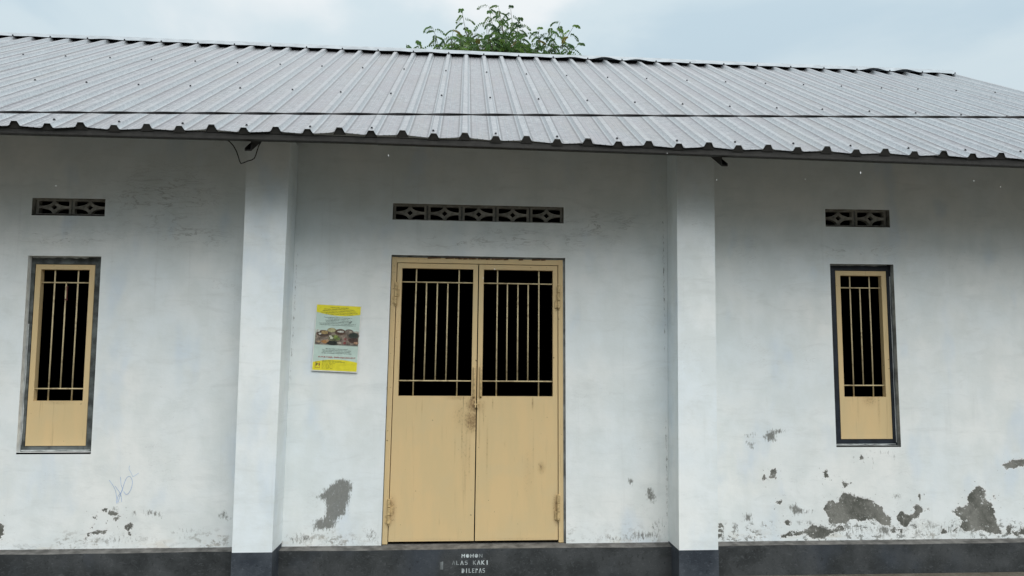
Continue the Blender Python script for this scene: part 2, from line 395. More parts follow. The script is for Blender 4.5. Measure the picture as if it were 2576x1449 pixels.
FLAKES = [[(2.64, 0.218), (2.667, 0.265), (2.708, 0.289), (2.742, 0.251), (2.763, 0.293), (2.805, 0.345), (2.869, 0.312), (2.949, 0.292), (3.019, 0.277), (3.077, 0.233), (3.105, 0.176), (3.145, 0.161), (3.137, 0.099), (3.062, 0.114), (3.013, 0.148), (2.913, 0.14), (2.843, 0.159), (2.807, 0.117), (2.682, 0.118), (2.669, 0.18)], [(3.185, 0.166), (3.227, 0.199), (3.297, 0.165), (3.334, 0.203), (3.331, 0.251), (3.362, 0.255), (3.39, 0.212), (3.357, 0.164), (3.295, 0.136), (3.263, 0.093), (3.218, 0.108)], [(3.741, 0.305), (3.822, 0.377), (3.877, 0.352), (3.873, 0.275), (3.923, 0.246), (3.949, 0.168), (3.955, 0.101), (3.987, 0.034), (3.931, 0.039), (3.84, 0.059), (3.708, 0.056), (3.679, 0.085), (3.701, 0.123), (3.643, 0.181), (3.618, 0.195), (3.661, 0.229), (3.748, 0.238)], [(2.312, 0.032), (2.392, 0.069), (2.476, 0.059), (2.552, 0.105), (2.631, 0.09), (2.7, 0.071), (2.761, 0.113), (2.795, 0.079), (2.709, 0.056), (2.618, 0.015), (2.529, 0.025), (2.5, 0.054), (2.401, 0.031)], [(2.339, 0.126), (2.365, 0.149), (2.389, 0.135), (2.373, 0.112)], [(2.274, 0.273), (2.324, 0.282), (2.318, 0.254)], [(2.235, 0.459), (2.276, 0.521), (2.294, 0.516), (2.279, 0.449)], [(2.182, 0.445), (2.2, 0.469), (2.21, 0.459), (2.196, 0.426)], [(2.645, 0.495), (2.671, 0.504), (2.679, 0.456), (2.658, 0.447)], [(4.027, 0.536), (4.106, 0.57), (4.241, 0.574), (4.239, 0.54), (4.113, 0.516), (4.061, 0.511)], [(2.931, 0.601), (2.947, 0.601), (2.946, 0.58), (2.932, 0.58)], [(1.849, 0.121), (1.881, 0.13), (1.885, 0.102), (1.849, 0.098)], [(1.849, 0.088), (1.88, 0.088), (1.885, 0.072), (1.848, 0.067)], [(1.848, 0.056), (1.874, 0.055), (1.869, 0.037), (1.848, 0.035)], [(4.027, 0.091), (4.057, 0.09), (4.059, 0.033), (4.033, 0.024)], [(3.524, 0.048), (3.551, 0.072), (3.57, 0.043)], [(3.606, 0.057), (3.653, 0.09), (3.636, 0.052)], [(3.136, 0.061), (3.172, 0.08), (3.17, 0.052)], [(3.201, 0.07), (3.237, 0.075), (3.221, 0.051)], [(2.793, 0.417), (2.833, 0.408), (2.806, 0.374)], [(2.095, 0.034), (2.124, 0.034), (2.114, 0.017)], [(4.075, 0.042), (4.21, 0.065), (4.228, 0.021), (4.084, 0.023)], [(3.942, 0.313), (3.959, 0.308), (3.953, 0.279)], [(4.201, 0.253), (4.307, 0.291), (4.363, 0.194), (4.313, 0.059), (4.213, 0.108)], [(3.421, 0.221), (3.443, 0.216), (3.43, 0.207)], [(3.37, 0.327), (3.38, 0.322), (3.371, 0.274)]]
FLAKES += [[(-2.501, 0.262), (-2.488, 0.271), (-2.47, 0.257), (-2.483, 0.244)], [(-2.443, 0.261), (-2.389, 0.247), (-2.392, 0.216), (-2.433, 0.225), (-2.447, 0.243)], [(-2.422, 0.198), (-2.37, 0.216), (-2.395, 0.193)], [(-2.336, 0.157), (-2.286, 0.157), (-2.29, 0.134), (-2.316, 0.121), (-2.336, 0.139)], [(-2.322, 0.108), (-2.306, 0.109), (-2.297, 0.094), (-2.319, 0.094)], [(-2.496, 0.118), (-2.463, 0.129), (-2.447, 0.122), (-2.462, 0.1), (-2.493, 0.1)], [(-2.534, 0.114), (-2.507, 0.118), (-2.505, 0.101), (-2.528, 0.099)], [(-2.586, 0.103), (-2.543, 0.114), (-2.543, 0.094)], [(-2.605, 0.079), (-2.588, 0.081), (-2.598, 0.066)], [(-3.225, 0.188), (-3.172, 0.183), (-3.149, 0.152), (-3.148, 0.107), (-3.166, 0.076), (-3.217, 0.064)], [(-2.557, 0.215), (-2.532, 0.213), (-2.543, 0.201)], [(-2.565, 0.146), (-2.551, 0.164), (-2.552, 0.128)]]
SMUDGES = [[(2.203, 0.747), (2.244, 0.795), (2.364, 0.799), (2.354, 0.785), (2.293, 0.77), (2.297, 0.717), (2.232, 0.718)], [(2.064, 0.761), (2.144, 0.766), (2.093, 0.747)], [(2.377, 0.239), (2.428, 0.263), (2.457, 0.239), (2.496, 0.21), (2.565, 0.209), (2.495, 0.196), (2.415, 0.187)], [(2.072, 0.709), (2.132, 0.699), (2.111, 0.66)], [(2.04, 0.185), (2.099, 0.194), (2.097, 0.138), (2.048, 0.148)], [(2.83, 0.331), (2.999, 0.291), (2.978, 0.263), (2.838, 0.283)], [(3.162, 0.324), (3.233, 0.328), (3.222, 0.304), (3.171, 0.305)], [(3.052, 0.11), (3.132, 0.09), (3.129, 0.023), (3.05, 0.053)], [(-2.223, 0.241), (-2.175, 0.254), (-2.111, 0.236), (-2.11, 0.213), (-2.164, 0.227)], [(-1.704, 0.219), (-1.669, 0.25), (-1.65, 0.218), (-1.621, 0.191), (-1.667, 0.196)], [(-2.294, 0.219), (-2.277, 0.246), (-2.267, 0.228)], [(-2.426, 0.275), (-2.399, 0.27), (-2.389, 0.252), (-2.434, 0.257)], [(-1.014, 0.341), (-0.96, 0.388), (-0.892, 0.445), (-0.845, 0.467), (-0.777, 0.431), (-0.773, 0.384), (-0.794, 0.293), (-0.811, 0.211), (-0.852, 0.192), (-0.898, 0.116), (-1.024, 0.112), (-1.026, 0.166), (-0.955, 0.204), (-0.945, 0.259), (-0.961, 0.314)], [(1.322, 0.372), (1.36, 0.389), (1.388, 0.324), (1.379, 0.276), (1.336, 0.304)], [(1.2, 0.452), (1.227, 0.446), (1.22, 0.407), (1.197, 0.418)]]
SCRIBBLE = [[(-2.458, 0.464), (-2.434, 0.432), (-2.414, 0.396), (-2.403, 0.351), (-2.397, 0.315)], [(-2.383, 0.486), (-2.376, 0.432), (-2.365, 0.396), (-2.394, 0.351), (-2.401, 0.306)], [(-2.416, 0.423), (-2.377, 0.369), (-2.366, 0.315)], [(-2.392, 0.306), (-2.381, 0.351), (-2.365, 0.405), (-2.346, 0.468), (-2.329, 0.488), (-2.313, 0.483), (-2.3, 0.45), (-2.307, 0.404), (-2.324, 0.373), (-2.341, 0.367), (-2.356, 0.387)], [(-2.324, 0.563), (-2.327, 0.54), (-2.317, 0.522), (-2.298, 0.486)], [(-2.298, 0.486), (-2.258, 0.513)]]
TREE_TIPS = [(0.62, 8.3), (0.86, 8.25), (0.41, 8.09), (-0.11, 8.07), (0.1, 7.87), (1.02, 7.9), (-0.68, 7.77), (-0.98, 7.48), (-1.16, 7.35), (0.28, 7.8), (-0.21, 7.77), (-0.27, 7.6), (1.04, 7.77), (1.41, 7.75), (1.62, 7.73), (1.81, 7.86), (2.07, 7.77), (2.2, 7.62), (1.31, 7.6), (-1.5, 7.31), (0.65, 8.01), (0.75, 7.77), (0.39, 7.57), (-0.0, 7.56), (0.91, 7.56), (0.6, 7.58), (0.13, 7.48), (1.18, 7.54), (-0.44, 7.52), (-0.6, 7.46), (1.81, 7.53), (1.6, 7.44), (-0.85, 7.4), (-0.13, 7.39), (0.44, 7.41), (0.86, 7.4), (1.44, 7.44), (1.97, 7.48)]

# ------------------------------------------------------------------ ground
def ground_mat():
    k = NT("yard_ground"); o = k.obj()
    c = k.mix(k.mr(k.noise(o, 0.8, 6, 0.65), 0.35, 0.68), (0.065, 0.058, 0.046), (0.125, 0.112, 0.09))
    c = k.mix(k.math("MULTIPLY", k.mr(k.noise(o, 7, 6, 0.7), 0.45, 0.7), 0.6), c, (0.17, 0.16, 0.137))
    c = k.mix(k.math("MULTIPLY", k.mr(k.noise(o, 26, 4, 0.7), 0.6, 0.68), 0.5), c, (0.055, 0.045, 0.035))
    return k.fin(c, 0.92, 0, k.bump(k.noise(o, 30, 6, 0.7), 0.6, 0.02), 0.2)
g = MB(); g.quad((-400, -400, GZ), (400, -400, GZ), (400, 400, GZ), (-400, 400, GZ))
ground = link("ground", g.mesh("ground", ground_mat())); tag(ground, "bare earth and cement yard in front of the white hall", "ground", kind="structure")

# ------------------------------------------------------------------ the hall
hall = link("hall_building", None, None, (0, 0, GZ))
hall.empty_display_size = 0.5
tag(hall, "long white plastered hall with a metal sheet roof and mustard metal door and windows", "building")
def hpart(name, mb, mats, **kw):
    o = part(name, mb, mats, hall, kw.get("warp_", False), kw.get("smooth", False), kw.get("label")); o.location = (0, 0, -GZ); return o

XL, XR = -7.2, 5.55                       # wall ends
DOOR = (-0.556, 0.738, 0.0, 2.062)
OPEN = {"door": DOOR, "wl": (-3.094, -2.592, 0.655, 2.031), "wr": (2.752, 3.247, 0.679, 2.037),
        "vl": (-3.090, -2.584, 2.331, 2.447), "vr": (2.729, 3.234, 2.329, 2.457), "vc": (-0.558, 0.727, 2.322, 2.444)}

def build_wall():
    def breaks(lo, hi, cuts, step_fn):
        pts = sorted(set([lo, hi] + [c for c in cuts if lo < c < hi])); res = []
        for a, b in zip(pts[:-1], pts[1:]):
            n = max(1, int(math.ceil((b-a)/step_fn((a+b)/2)))); res += [a+(b-a)*i/n for i in range(n)]
        return np.array(res+[hi])
    xs = breaks(XL, XR, [v for o in OPEN.values() for v in o[:2]] + [-3.9, 4.6], lambda x: 0.014 if -3.9 < x < 4.6 else 0.12)
    zs = breaks(-0.006, 3.0, [v for o in OPEN.values() for v in o[2:]] + [1.0], lambda z: 0.012 if z < 1.0 else 0.045)
    nx, nz = len(xs), len(zs)
    X, Z = np.meshgrid(xs, zs)
    und = np.zeros_like(X)
    V = np.stack([X, und, Z], -1).reshape(-1, 3)
    xc = (xs[:-1]+xs[1:])/2; zc_ = (zs[:-1]+zs[1:])/2
    XC, ZC = np.meshgrid(xc, zc_); keep = np.ones_like(XC, bool)
    for (a, b, c, d) in OPEN.values():
        keep &= ~((XC > a) & (XC < b) & (ZC > c-0.01) & (ZC < d))
    j, i = np.nonzero(keep); q = j*nx+i
    F = np.stack([q, q+1, q+1+nx, q+nx], -1)
    fl = sdf(FLAKES, X.ravel(), Z.ravel())
    sm = np.clip(sdf(SMUDGES, X.ravel(), Z.ravel())/0.03*0.5+0.55, 0, 1)
    for cx, cz, rx, rz, w in ((3.03, .56, .010, .13, .62), (3.19, .58, .008, .10, .55), (3.10, .63, .16, .035, .42), (1.478, 1.9, .011, .9, .60), (1.476, .5, .012, .6, .58), (-1.243, 1.5, .011, 1.0, .52), (-1.258, .3, .012, .5, .50),
                             (1.28, .045, .20, .05, .62), (1.40, .10, .10, .10, .5), (1.05, .03, .2, .04, .5), (-.62, .06, .06, .09, .55), (-1.1, .05, .14, .05, .6), (-.85, .04, .2, .035, .5), (-1.9, .10, .25, .06, .42), (-2.4, .06, .3, .05, .46), (2.9, .07, .5, .06, .5), (3.6, .07, .5, .07, .52), (-2.1, .22, .12, .03, .4), (-.56, .9, .008, .5, .35)):
        sm = np.maximum(sm, w*np.exp(-((X.ravel()-cx)/rx)**2-((Z.ravel()-cz)/rz)**2))
    ck = np.zeros(X.size)
    for cx, cz, rx, rz in ((0.45, 2.20, 0.52, 0.075), (1.02, 2.32, 0.28, 0.09), (-2.86, 2.17, 0.32, 0.05), (2.95, 2.14, 0.26, 0.05), (-0.05, 2.16, 0.3, 0.05), (-2.2, 2.45, 0.35, 0.2), (-1.95, 2.2, 0.2, 0.1)):
        ck = np.maximum(ck, np.exp(-((X.ravel()-cx)/rx)**2-((Z.ravel()-cz)/rz)**2))
    W = np.array([warp(p) for p in V])
    me = bpy.data.meshes.new("wall"); me.from_pydata(W.tolist(), [], F.tolist())
    set_attr(me, "flake", fl); set_attr(me, "smudge", sm); set_attr(me, "crack", ck)
    me.materials.append(M["wall"]); me.update()
    o = link("wall", me, hall, (0, 0, -GZ)); return o
wall = build_wall()

# reveals of the openings (jamb, head and sill surfaces inside the wall thickness)
def reveals(key, depth, mat, floor=True):
    a, b, c, d = OPEN[key]; m = MB()
    n = 8
    for i in range(n):
        z0, z1 = c+(d-c)*i/n, c+(d-c)*(i+1)/n
        m.quad((a, 0, z0), (a, depth, z0), (a, depth, z1), (a, 0, z1)); m.quad((b, depth, z0), (b, 0, z0), (b, 0, z1), (b, depth, z1))
        x0, x1 = a+(b-a)*i/n, a+(b-a)*(i+1)/n
        m.quad((x0, 0, d), (x0, depth, d), (x1, depth, d), (x1, 0, d))
        if floor: m.quad((x0, depth, c), (x0, 0, c), (x1, 0, c), (x1, depth, c))
    return hpart("opening_reveal", m, mat, warp_=True)
reveals("door", 0.14, M["reveal"], False)
reveals("wl", 0.14, M["reveal_light"]); reveals("wr", 0.14, M["reveal"])
for k_ in ("vl", "vr", "vc"): reveals(k_, 0.14, M["vent"])

# dark room behind the openings, end walls and back wall
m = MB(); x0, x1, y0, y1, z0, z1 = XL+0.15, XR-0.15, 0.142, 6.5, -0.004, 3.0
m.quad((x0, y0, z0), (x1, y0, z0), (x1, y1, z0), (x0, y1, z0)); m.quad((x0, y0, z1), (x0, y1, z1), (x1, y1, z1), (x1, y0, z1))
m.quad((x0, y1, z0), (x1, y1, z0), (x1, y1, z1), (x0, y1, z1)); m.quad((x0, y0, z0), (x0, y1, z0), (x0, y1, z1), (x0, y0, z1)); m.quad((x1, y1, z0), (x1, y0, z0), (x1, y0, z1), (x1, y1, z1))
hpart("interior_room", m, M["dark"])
RT = 0.555; YE, ZE, KE = -0.75, 2.7126, -0.01316          # roof: slope, eave line
YR = 3.05                                                 # ridge
def roof_z(x, y): return ZE + KE*x + (y-YE)*RT
for x in (XL, XR):
    m = MB(); z_ = lambda y: roof_z(x, y)-0.03 if y <= YR else roof_z(x, 2*YR-y)-0.03
    m.poly([(x, 0, GZ), (x, 6.65, GZ), (x, 6.65, z_(6.65)), (x, YR, z_(YR)), (x, 0, z_(0))])
    hpart("end_wall", m, M["pilaster"])
m = MB(); m.quad((XL, 6.65, GZ), (XR, 6.65, GZ), (XR, 6.65, 2.8), (XL, 6.65, 2.8)); hpart("rear_wall", m, M["pilaster"])

# pilasters
def pilaster(xl, xr0, xr1, zb, xl1):
    zt = 2.86; m = MB(); yb = -0.27; n = 24
    L = lambda z: xl + (xl1-xl)*z/2.5; Rr = lambda z: xr0 + (xr1-xr0)*z/2.5
    for i in range(n):
        a, b = zb+(zt-zb)*i/n, zb+(zt-zb)*(i+1)/n
        m.quad((L(a), yb, a), (Rr(a), yb, a), (Rr(b), yb, b), (L(b), yb, b))
        m.quad((L(a), -0.001, a), (L(a), yb, a), (L(b), yb, b), (L(b), -0.001, b))
        m.quad((Rr(a), yb, a), (Rr(a), -0.001, a), (Rr(b), -0.001, b), (Rr(b), yb, b))
    m.quad((L(zt), yb, zt), (Rr(zt), yb, zt), (Rr(zt), 0, zt), (L(zt), 0, zt))
    p = hpart("pilaster", m, M["pilaster"])
    m = MB(); m.box(xl-0.002, xr0+0.002, yb-0.002, -0.003, GZ, zb)
    b = part("pilaster_base", m, M["pil_base"], p)
    return p
pilaster(-1.527, -1.266, -1.232, 0.027, -1.523)
pilaster(1.483, 1.757, 1.783, 0.008, 1.510)

# plinth in three bays: painted face, bare cement ledge on top
def plinth(xa, xb):
    m = MB(); n = max(4, int((xb-xa)/0.25)); yf = -0.083
    def zt(x): return -0.012 + 0.0022*math.sin(3.1*x+0.4) + 0.0015*math.sin(9.3*x)
    for i in range(n):
        a, b = xa+(xb-xa)*i/n, xa+(xb-xa)*(i+1)/n
        m.quad((a, yf, GZ-0.02), (b, yf, GZ-0.02), (b, yf, zt(b)), (a, yf, zt(a)), 0)
        m.quad((a, yf, zt(a)), (b, yf, zt(b)), (b, 0.0, 0.0), (a, 0.0, 0.0), 1)
    return hpart("plinth", m, [M["plinth"], M["ledge"]])
plinth(XL, -1.529); pl_mid = plinth(-1.264, 1.481); plinth(1.759, XR)

m = MB(); m.box(DOOR[0]-0.01, DOOR[1]+0.01, 0.001, 0.142, -0.06, -0.002); hpart("door_sill", m, M["ledge"])

# stencilled words on the plinth under the door
def stencil_mat():
    k = NT("white_stencil_paint"); o = k.obj()
    a = k.attr("fade")
    n_ = k.mr(k.noise(o, 55, 4, 0.65), 0.30, 0.62)
    f = k.math("MULTIPLY", a, k.mr(n_, 0.0, 1.0, 0.62, 1.0))
    return k.fin(k.mix(f, (0.055, 0.062, 0.066), (0.62, 0.70, 0.72)), 0.7)
M["stencil"] = stencil_mat()
GLYPH = {  # strokes in a 1 x 1 cell: (x0, y0, x1, y1, width)
 "M": [(.12, 0, .12, 1, .2), (.12, .92, .5, .45, .2), (.88, .92, .5, .45, .2), (.88, 0, .88, 1, .2)],
 "H": [(.14, 0, .14, 1, .24), (.86, 0, .86, 1, .24), (.14, .5, .86, .5, .2)],
 "N": [(.12, 0, .12, 1, .2), (.12, .95, .88, .05, .2), (.88, 0, .88, 1, .2)],
 "A": [(.1, 0, .5, 1, .26), (.9, 0, .5, 1, .26)],
 "L": [(.16, 0, .16, 1, .24), (.1, .1, .9, .1, .2)],
 "S": [(.85, .9, .2, .9, .2), (.2, .9, .2, .55, .22), (.15, .55, .82, .5, .2), (.82, .5, .78, .12, .22), (.8, .1, .1, .1, .2)],
 "K": [(.14, 0, .14, 1, .24), (.85, 1, .22, .5, .22), (.22, .55, .9, 0, .24)],
 "I": [(.5, 0, .5, 1, .3)],
 "E": [(.16, 0, .16, 1, .24), (.1, .9, .85, .9, .2), (.1, .5, .75, .5, .2), (.1, .1, .85, .1, .2)],
 "P": [(.16, 0, .16, 1, .24), (.16, .78, .85, .74, .46)]}
def stencil(text, x0, x1, z0, z1, fades, yf=-0.0838):
    m = MB(); fade = []; n = len(text); cw = (x1-x0)/n; k = 0
    for i, ch in enumerate(text):
        if ch == " ": continue
        cx = x0+cw*i+cw*0.1; w = cw*0.8; h = z1-z0
        if ch in "OD":
            pts = [(cx+w*(.5+.5*math.cos(t*math.pi/6)*(1 if ch == "O" else (1.0 if math.cos(t*math.pi/6) > 0 else 0.9))), z0+h*(.5+.52*math.sin(t*math.pi/6))) for t in range(12)]
            if ch == "D": pts = [(cx, z0), (cx+w*.55, z0), (cx+w*.95, z0+h*.25), (cx+w, z0+h*.5), (cx+w*.95, z0+h*.75), (cx+w*.55, z0+h), (cx, z0+h)]
            m.poly([(p[0], yf-0.00025*(k % 6), p[1]) for p in pts]); fade += [fades[i]]*len(pts); k += 1
        else:
            for (ax, ay, bx, by, t) in GLYPH[ch]:
                A = Vector((cx+w*ax, z0+h*ay)); B = Vector((cx+w*bx, z0+h*by)); d = (B-A).normalized(); nrm = Vector((-d.y, d.x))*(t*w*0.5)
                y = yf-0.00025*(k % 6); k += 1
                m.quad(*[(p.x, y, p.y) for p in (A-nrm, B-nrm, B+nrm, A+nrm)])
                fade += [fades[i]]*4
    o = part("stencil_word", m, M["stencil"], pl_mid); set_attr(o.data, "fade", fade)
    return o
stencil("MOHON", -0.011, 0.142, -0.070, -0.045, [1, .95, 1, .8, .35])
stencil("ALAS", -0.077, 0.040, -0.119, -0.090, [.22, .45, .7, .55]); stencil("KAKI", 0.069, 0.186, -0.119, -0.090, [.4, .75, .9, 1])
stencil("DILEPAS", -0.008, 0.160, -0.174, -0.143, [.7, .85, .8, .8, .85, .8, .8])
m = MB(); m.quad((-0.158, -0.0838, -0.149), (-0.135, -0.0838, -0.149), (-0.135, -0.0838, -0.094), (-0.158, -0.0838, -0.098))
o = part("paint_smear", m, M["stencil"], pl_mid); set_attr(o.data, "fade", [.02, .22, .35, .05])

# pen scribble on the wall
def ribbon(m, pts, w, y):
    P = [Vector((p[0], p[1])) for p in pts]; Q = []
    for a, b in zip(range(len(P)-1), range(1, len(P))):
        p0 = P[max(a-1, 0)]; p1 = P[a]; p2_ = P[b]; p3 = P[min(b+1, len(P)-1)]
        for t in (0, .2, .4, .6, .8):
            Q.append(0.5*((2*p1)+(p2_-p0)*t+(2*p0-5*p1+4*p2_-p3)*t*t+(3*p1-p0-3*p2_+p3)*t**3))
    Q.append(P[-1])
    for i in range(len(Q)-1):
        d = (Q[i+1]-Q[i])
        if d.length < 1e-6: continue
        d.normalize(); nn = Vector((-d.y, d.x))*w
        m.quad((Q[i].x-nn.x, y, Q[i].y-nn.y), (Q[i+1].x-nn.x, y, Q[i+1].y-nn.y), (Q[i+1].x+nn.x, y, Q[i+1].y+nn.y), (Q[i].x+nn.x, y, Q[i].y+nn.y))
M["pen"] = plain("faded_blue_pen", (0.34, 0.50, 0.78), 0.8, var=0.3, scale=30)
m = MB()
for i, s_ in enumerate(SCRIBBLE): ribbon(m, s_, 0.0013 if i < 4 else 0.0009, -0.0012-0.0004*i)
part("pen_scribble", m, M["pen"], wall)

# ------------------------------------------------------------------ vents
def block_mesh():
    w, h, dpt = 0.124, 0.0565, 0.035; hx, hy, ax, ay, by_ = 0.108, 0.0505, 0.010, 0.0085, 0.0
    cu = bpy.data.curves.new("vent_block", "CURVE"); cu.dimensions = "2D"; cu.fill_mode = "BOTH"; cu.extrude = dpt/2
    def spl(pts):
        s = cu.splines.new("POLY"); s.points.add(len(pts)-1); s.use_cyclic_u = True
        for q, p in zip(s.points, pts): q.co = (p[0], p[1], 0, 1)
    spl([(-w, -h), (w, -h), (w, h), (-w, h)])
    for sx in (-1, 1):
        for sy in (-1, 1):
            a, b = hx-ax, hy-ay
            pts = [(sx*(hx-a*math.cos(t)), sy*(hy-b*math.sin(t))) for t in [i*math.pi/2/7 for i in range(8)]] + [(sx*hx, sy*hy)]
            spl(pts)
    spl([(0.024, 0), (0, 0.021), (-0.024, 0), (0, -0.021)])
    ob = bpy.data.objects.new("tmp", cu); COL.objects.link(ob); ob.rotation_euler = (math.pi/2, 0, 0)
    dg = bpy.context.evaluated_depsgraph_get(); dg.update()
    me = bpy.data.meshes.new_from_object(ob.evaluated_get(dg)); me.name = "vent_block"
    me.transform(Matrix.Rotation(math.pi/2, 4, "X"))
    bpy.data.objects.remove(ob); bpy.data.curves.remove(cu)
    me.materials.clear(); me.materials.append(M["vent"]); return me
BM = block_mesh()
def vent(key, n, xs, zc_, sx=1.0, tilt=0.0):
    a, b, c, d = OPEN[key]
    m = MB()                                     # thin rendered border just inside the opening
    t = 0.006
    m.box(a+.001, b-.001, 0.032, 0.075, c+.0005, c+t); m.box(a+.001, b-.001, 0.032, 0.075, d-t, d-.0005)
    fr = hpart("vent_opening", m, M["vent"], warp_=True)
    for i, x in enumerate(xs):
        o = link("vent_block", BM, fr, warp((x, 0.052, zc_))); o.scale = (sx, 1, (d-c-2*t)/0.113*0.995); o.rotation_euler = (0, tilt, 0)
    for x0_, x1_ in zip([a]+list(xs), list(xs)+[b]):
        # mortar between neighbouring blocks
        l = a+0.001 if x0_ == a else x0_+0.1245*sx; r = b-0.001 if x1_ == b else x1_-0.1245*sx
        if r-l > 0.003:
            m = MB(); m.box(l, r, 0.040 if (l > a+.01 and r < b-.01) else 0.048, 0.07, c+t, d-t); part("mortar_joint", m, M["vent_join"] if (l > a+.01 and r < b-.01) else M["vent"], fr, True)
vent("vl", 2, (-2.955, -2.706), 2.389, 0.97)
vent("vr", 2, (2.848, 3.102), 2.393, 0.97)
vent("vc", 5, (-0.432, -0.173, 0.085, 0.343, 0.600), 2.383, 0.97, 0.008)

# ------------------------------------------------------------------ windows
def grid_panel(x0, x1, z0, z1, y, step=0.02, spots=()):
    nx = max(2, int((x1-x0)/step)); nz = max(2, int((z1-z0)/step)); m = MB()
    for j in range(nz+1):
        for i in range(nx+1): m.v.append((x0+(x1-x0)*i/nx, y, z0+(z1-z0)*j/nz))
    for j in range(nz):
        for i in range(nx):
            q = j*(nx+1)+i; m.f.append((q, q+1, q+nx+2, q+nx+1)); m.mi.append(0)
    g_ = [max([0.0]+[s*math.exp(-((v[0]-cx)/rx)**2-((v[2]-cz)/rz)**2) for cx, cz, rx, rz, s in spots]) for v in m.v]
    return m, g_
def panel_part(name, parent, x0, x1, z0, z1, y, spots, warp_=False, back=0.012, mat="yellow"):
    m, g_ = grid_panel(x0, x1, z0, z1, y, 0.008, spots)
    n = len(m.v); e_ = back
    for (a, b) in (((x0, z0), (x1, z0)), ((x1, z0), (x1, z1)), ((x1, z1), (x0, z1)), ((x0, z1), (x0, z0))):
        m.quad((a[0], y, a[1]), (a[0], y+e_, a[1]), (b[0], y+e_, b[1]), (b[0], y, b[1]))
    g_ += [0.0]*(len(m.v)-n)
    o = part(name, m, M[mat], parent, warp_); set_attr(o.data, "grime", g_); return o

def window(key, fl, fr, ft, fb, mat, label, bars, smears):
    a, b, c, d = OPEN[key]; yf = 0.047
    sx0, sx1, sz0, sz1 = a+fl, b-fr, c+fb, d-ft
    m = MB()
    m.box(a+.001, sx0-.004, yf, yf+.07, c+.001, d-.001); m.box(sx1+.004, b-.001, yf, yf+.07, c+.001, d-.001)
    m.box(sx0-.004, sx1+.004, yf+.001, yf+.07, sz1+.004, d-.001); m.box(sx0-.004, sx1+.004, yf+.001, yf+.07, c+.001, sz0-.004)
    w_ = hpart("window", m, mat, label=label)
    for (x0_, x1_, z0_, z1_) in smears:
        mm = MB(); rr = random.Random(int(x0_*1000)); n = 14; P = []; Q = []
        vert = (z1_-z0_) > (x1_-x0_)
        for i in range(n+1):
            t = i/n
            if vert: P.append((x0_, yf-.0016, z0_+(z1_-z0_)*t)); Q.append((x0_+(x1_-x0_)*rr.uniform(.35, 1), yf-.0016, z0_+(z1_-z0_)*t))
            else: P.append((x0_+(x1_-x0_)*t, yf-.0016, z1_)); Q.append((x0_+(x1_-x0_)*t, yf-.0016, z1_-(z1_-z0_)*rr.uniform(.3, 1)))
        for i in range(n): mm.quad(P[i], P[i+1], Q[i+1], Q[i])
        part("paint_smear", mm, M["white_smear"], w_)
    ys = 0.050; st = 0.037; gz0 = sz0+0.312; gt = 0.035
    m = MB(); yb = ys+.045
    m.box(sx0, sx0+st, ys, yb, gz0, sz1-gt); m.box(sx1-st, sx1, ys, yb, gz0, sz1-gt); m.box(sx0, sx1, ys, yb, sz1-gt, sz1)
    s_ = part("sash", m, M["yellow"], w_)
    panel_part("sash_panel", w_, sx0, sx1, sz0, gz0, ys-.001, [((sx0+sx1)/2+.03, gz0-.02, .07, .06, .5), ((sx0+sx1)/2-.06, gz0-.05, .01, .2, .35), ((sx0+sx1)/2+.1, gz0-.06, .012, .2, .45)] if key == "wr" else [((sx0+sx1)/2, gz0-.01, .12, .02, .4)], back=.044)
    gx0, gx1 = sx0+st, sx1-st; yb_ = ys+.022; r = .0049
    zt, zb = sz1-0.128, gz0+0.085
    for f in bars:
        x = gx0+(gx1-gx0)*f; short = abs(f-.5) < .05
        mb = MB(); mb.tube([(x, yb_, (zb if short else gz0-.005)), (x+rng.uniform(-.001, .001), yb_, (zt+zb)/2), (x, yb_, (zt if short else sz1-gt+.005))], r); part("bar", mb, M["bar"], w_, smooth=True)
    for z in (zt, zb):
        mb = MB(); mb.tube([(gx0-.004, yb_-.004, z), (gx1+.004, yb_-.004, z)], r); part("cross_bar", mb, M["bar"], w_, smooth=True)
    return w_
window("wl", .030, .062, .056, .040, M["frame_grey"], "window with a weathered grey frame", (.262, .5, .742),
       [(-3.092, -3.082, .70, 1.55), (-3.088, -2.70, 2.018, 2.03), (-3.09, -2.62, .656, .668)])
window("wr", .064, .034, .047, .046, M["frame_navy"], "window with a navy blue frame", (.262, .5, .735),
       [(3.236, 3.2455, .70, 1.95), (2.76, 3.22, 2.028, 2.0355), (2.76, 3.235, .680, .690)])

# ------------------------------------------------------------------ double door
dx0, dx1, dz0, dz1 = DOOR
def dpart(name, mb, mats, parent, **kw): return part(name, mb, mats, parent, True, kw.get("smooth", False))
JL, JR, JT = dx0+.040, dx1-.050, 2.010            # inner edges of the frame
m = MB(); yfr = 0.018
m.box(dx0+.004, JL, yfr, yfr+.10, .003, 2.049); m.box(JR, dx1-.016, yfr, yfr+.10, .003, 2.049); m.box(JL, JR, yfr+.001, yfr+.10, JT, 2.047)
door = hpart("door_frame", m, M["yellow"], warp_=True, label="mustard steel frame of the double door")
mb = MB(); mb.box(dx0+.0005, dx0+.004, .024, .12, .001, 2.0615); mb.box(dx1-.016, dx1-.0005, .026, .12, .001, 2.0615); mb.box(dx0+.004, dx1-.016, .024, .12, 2.049, 2.0615)
dpart("mortar_filler", mb, M["reveal"], door)
me = door.data; set_attr(me, "grime", [0.55*math.exp(-((v.co.z-2.05)/.006)**2) for v in me.vertices])
SEAM = 0.091
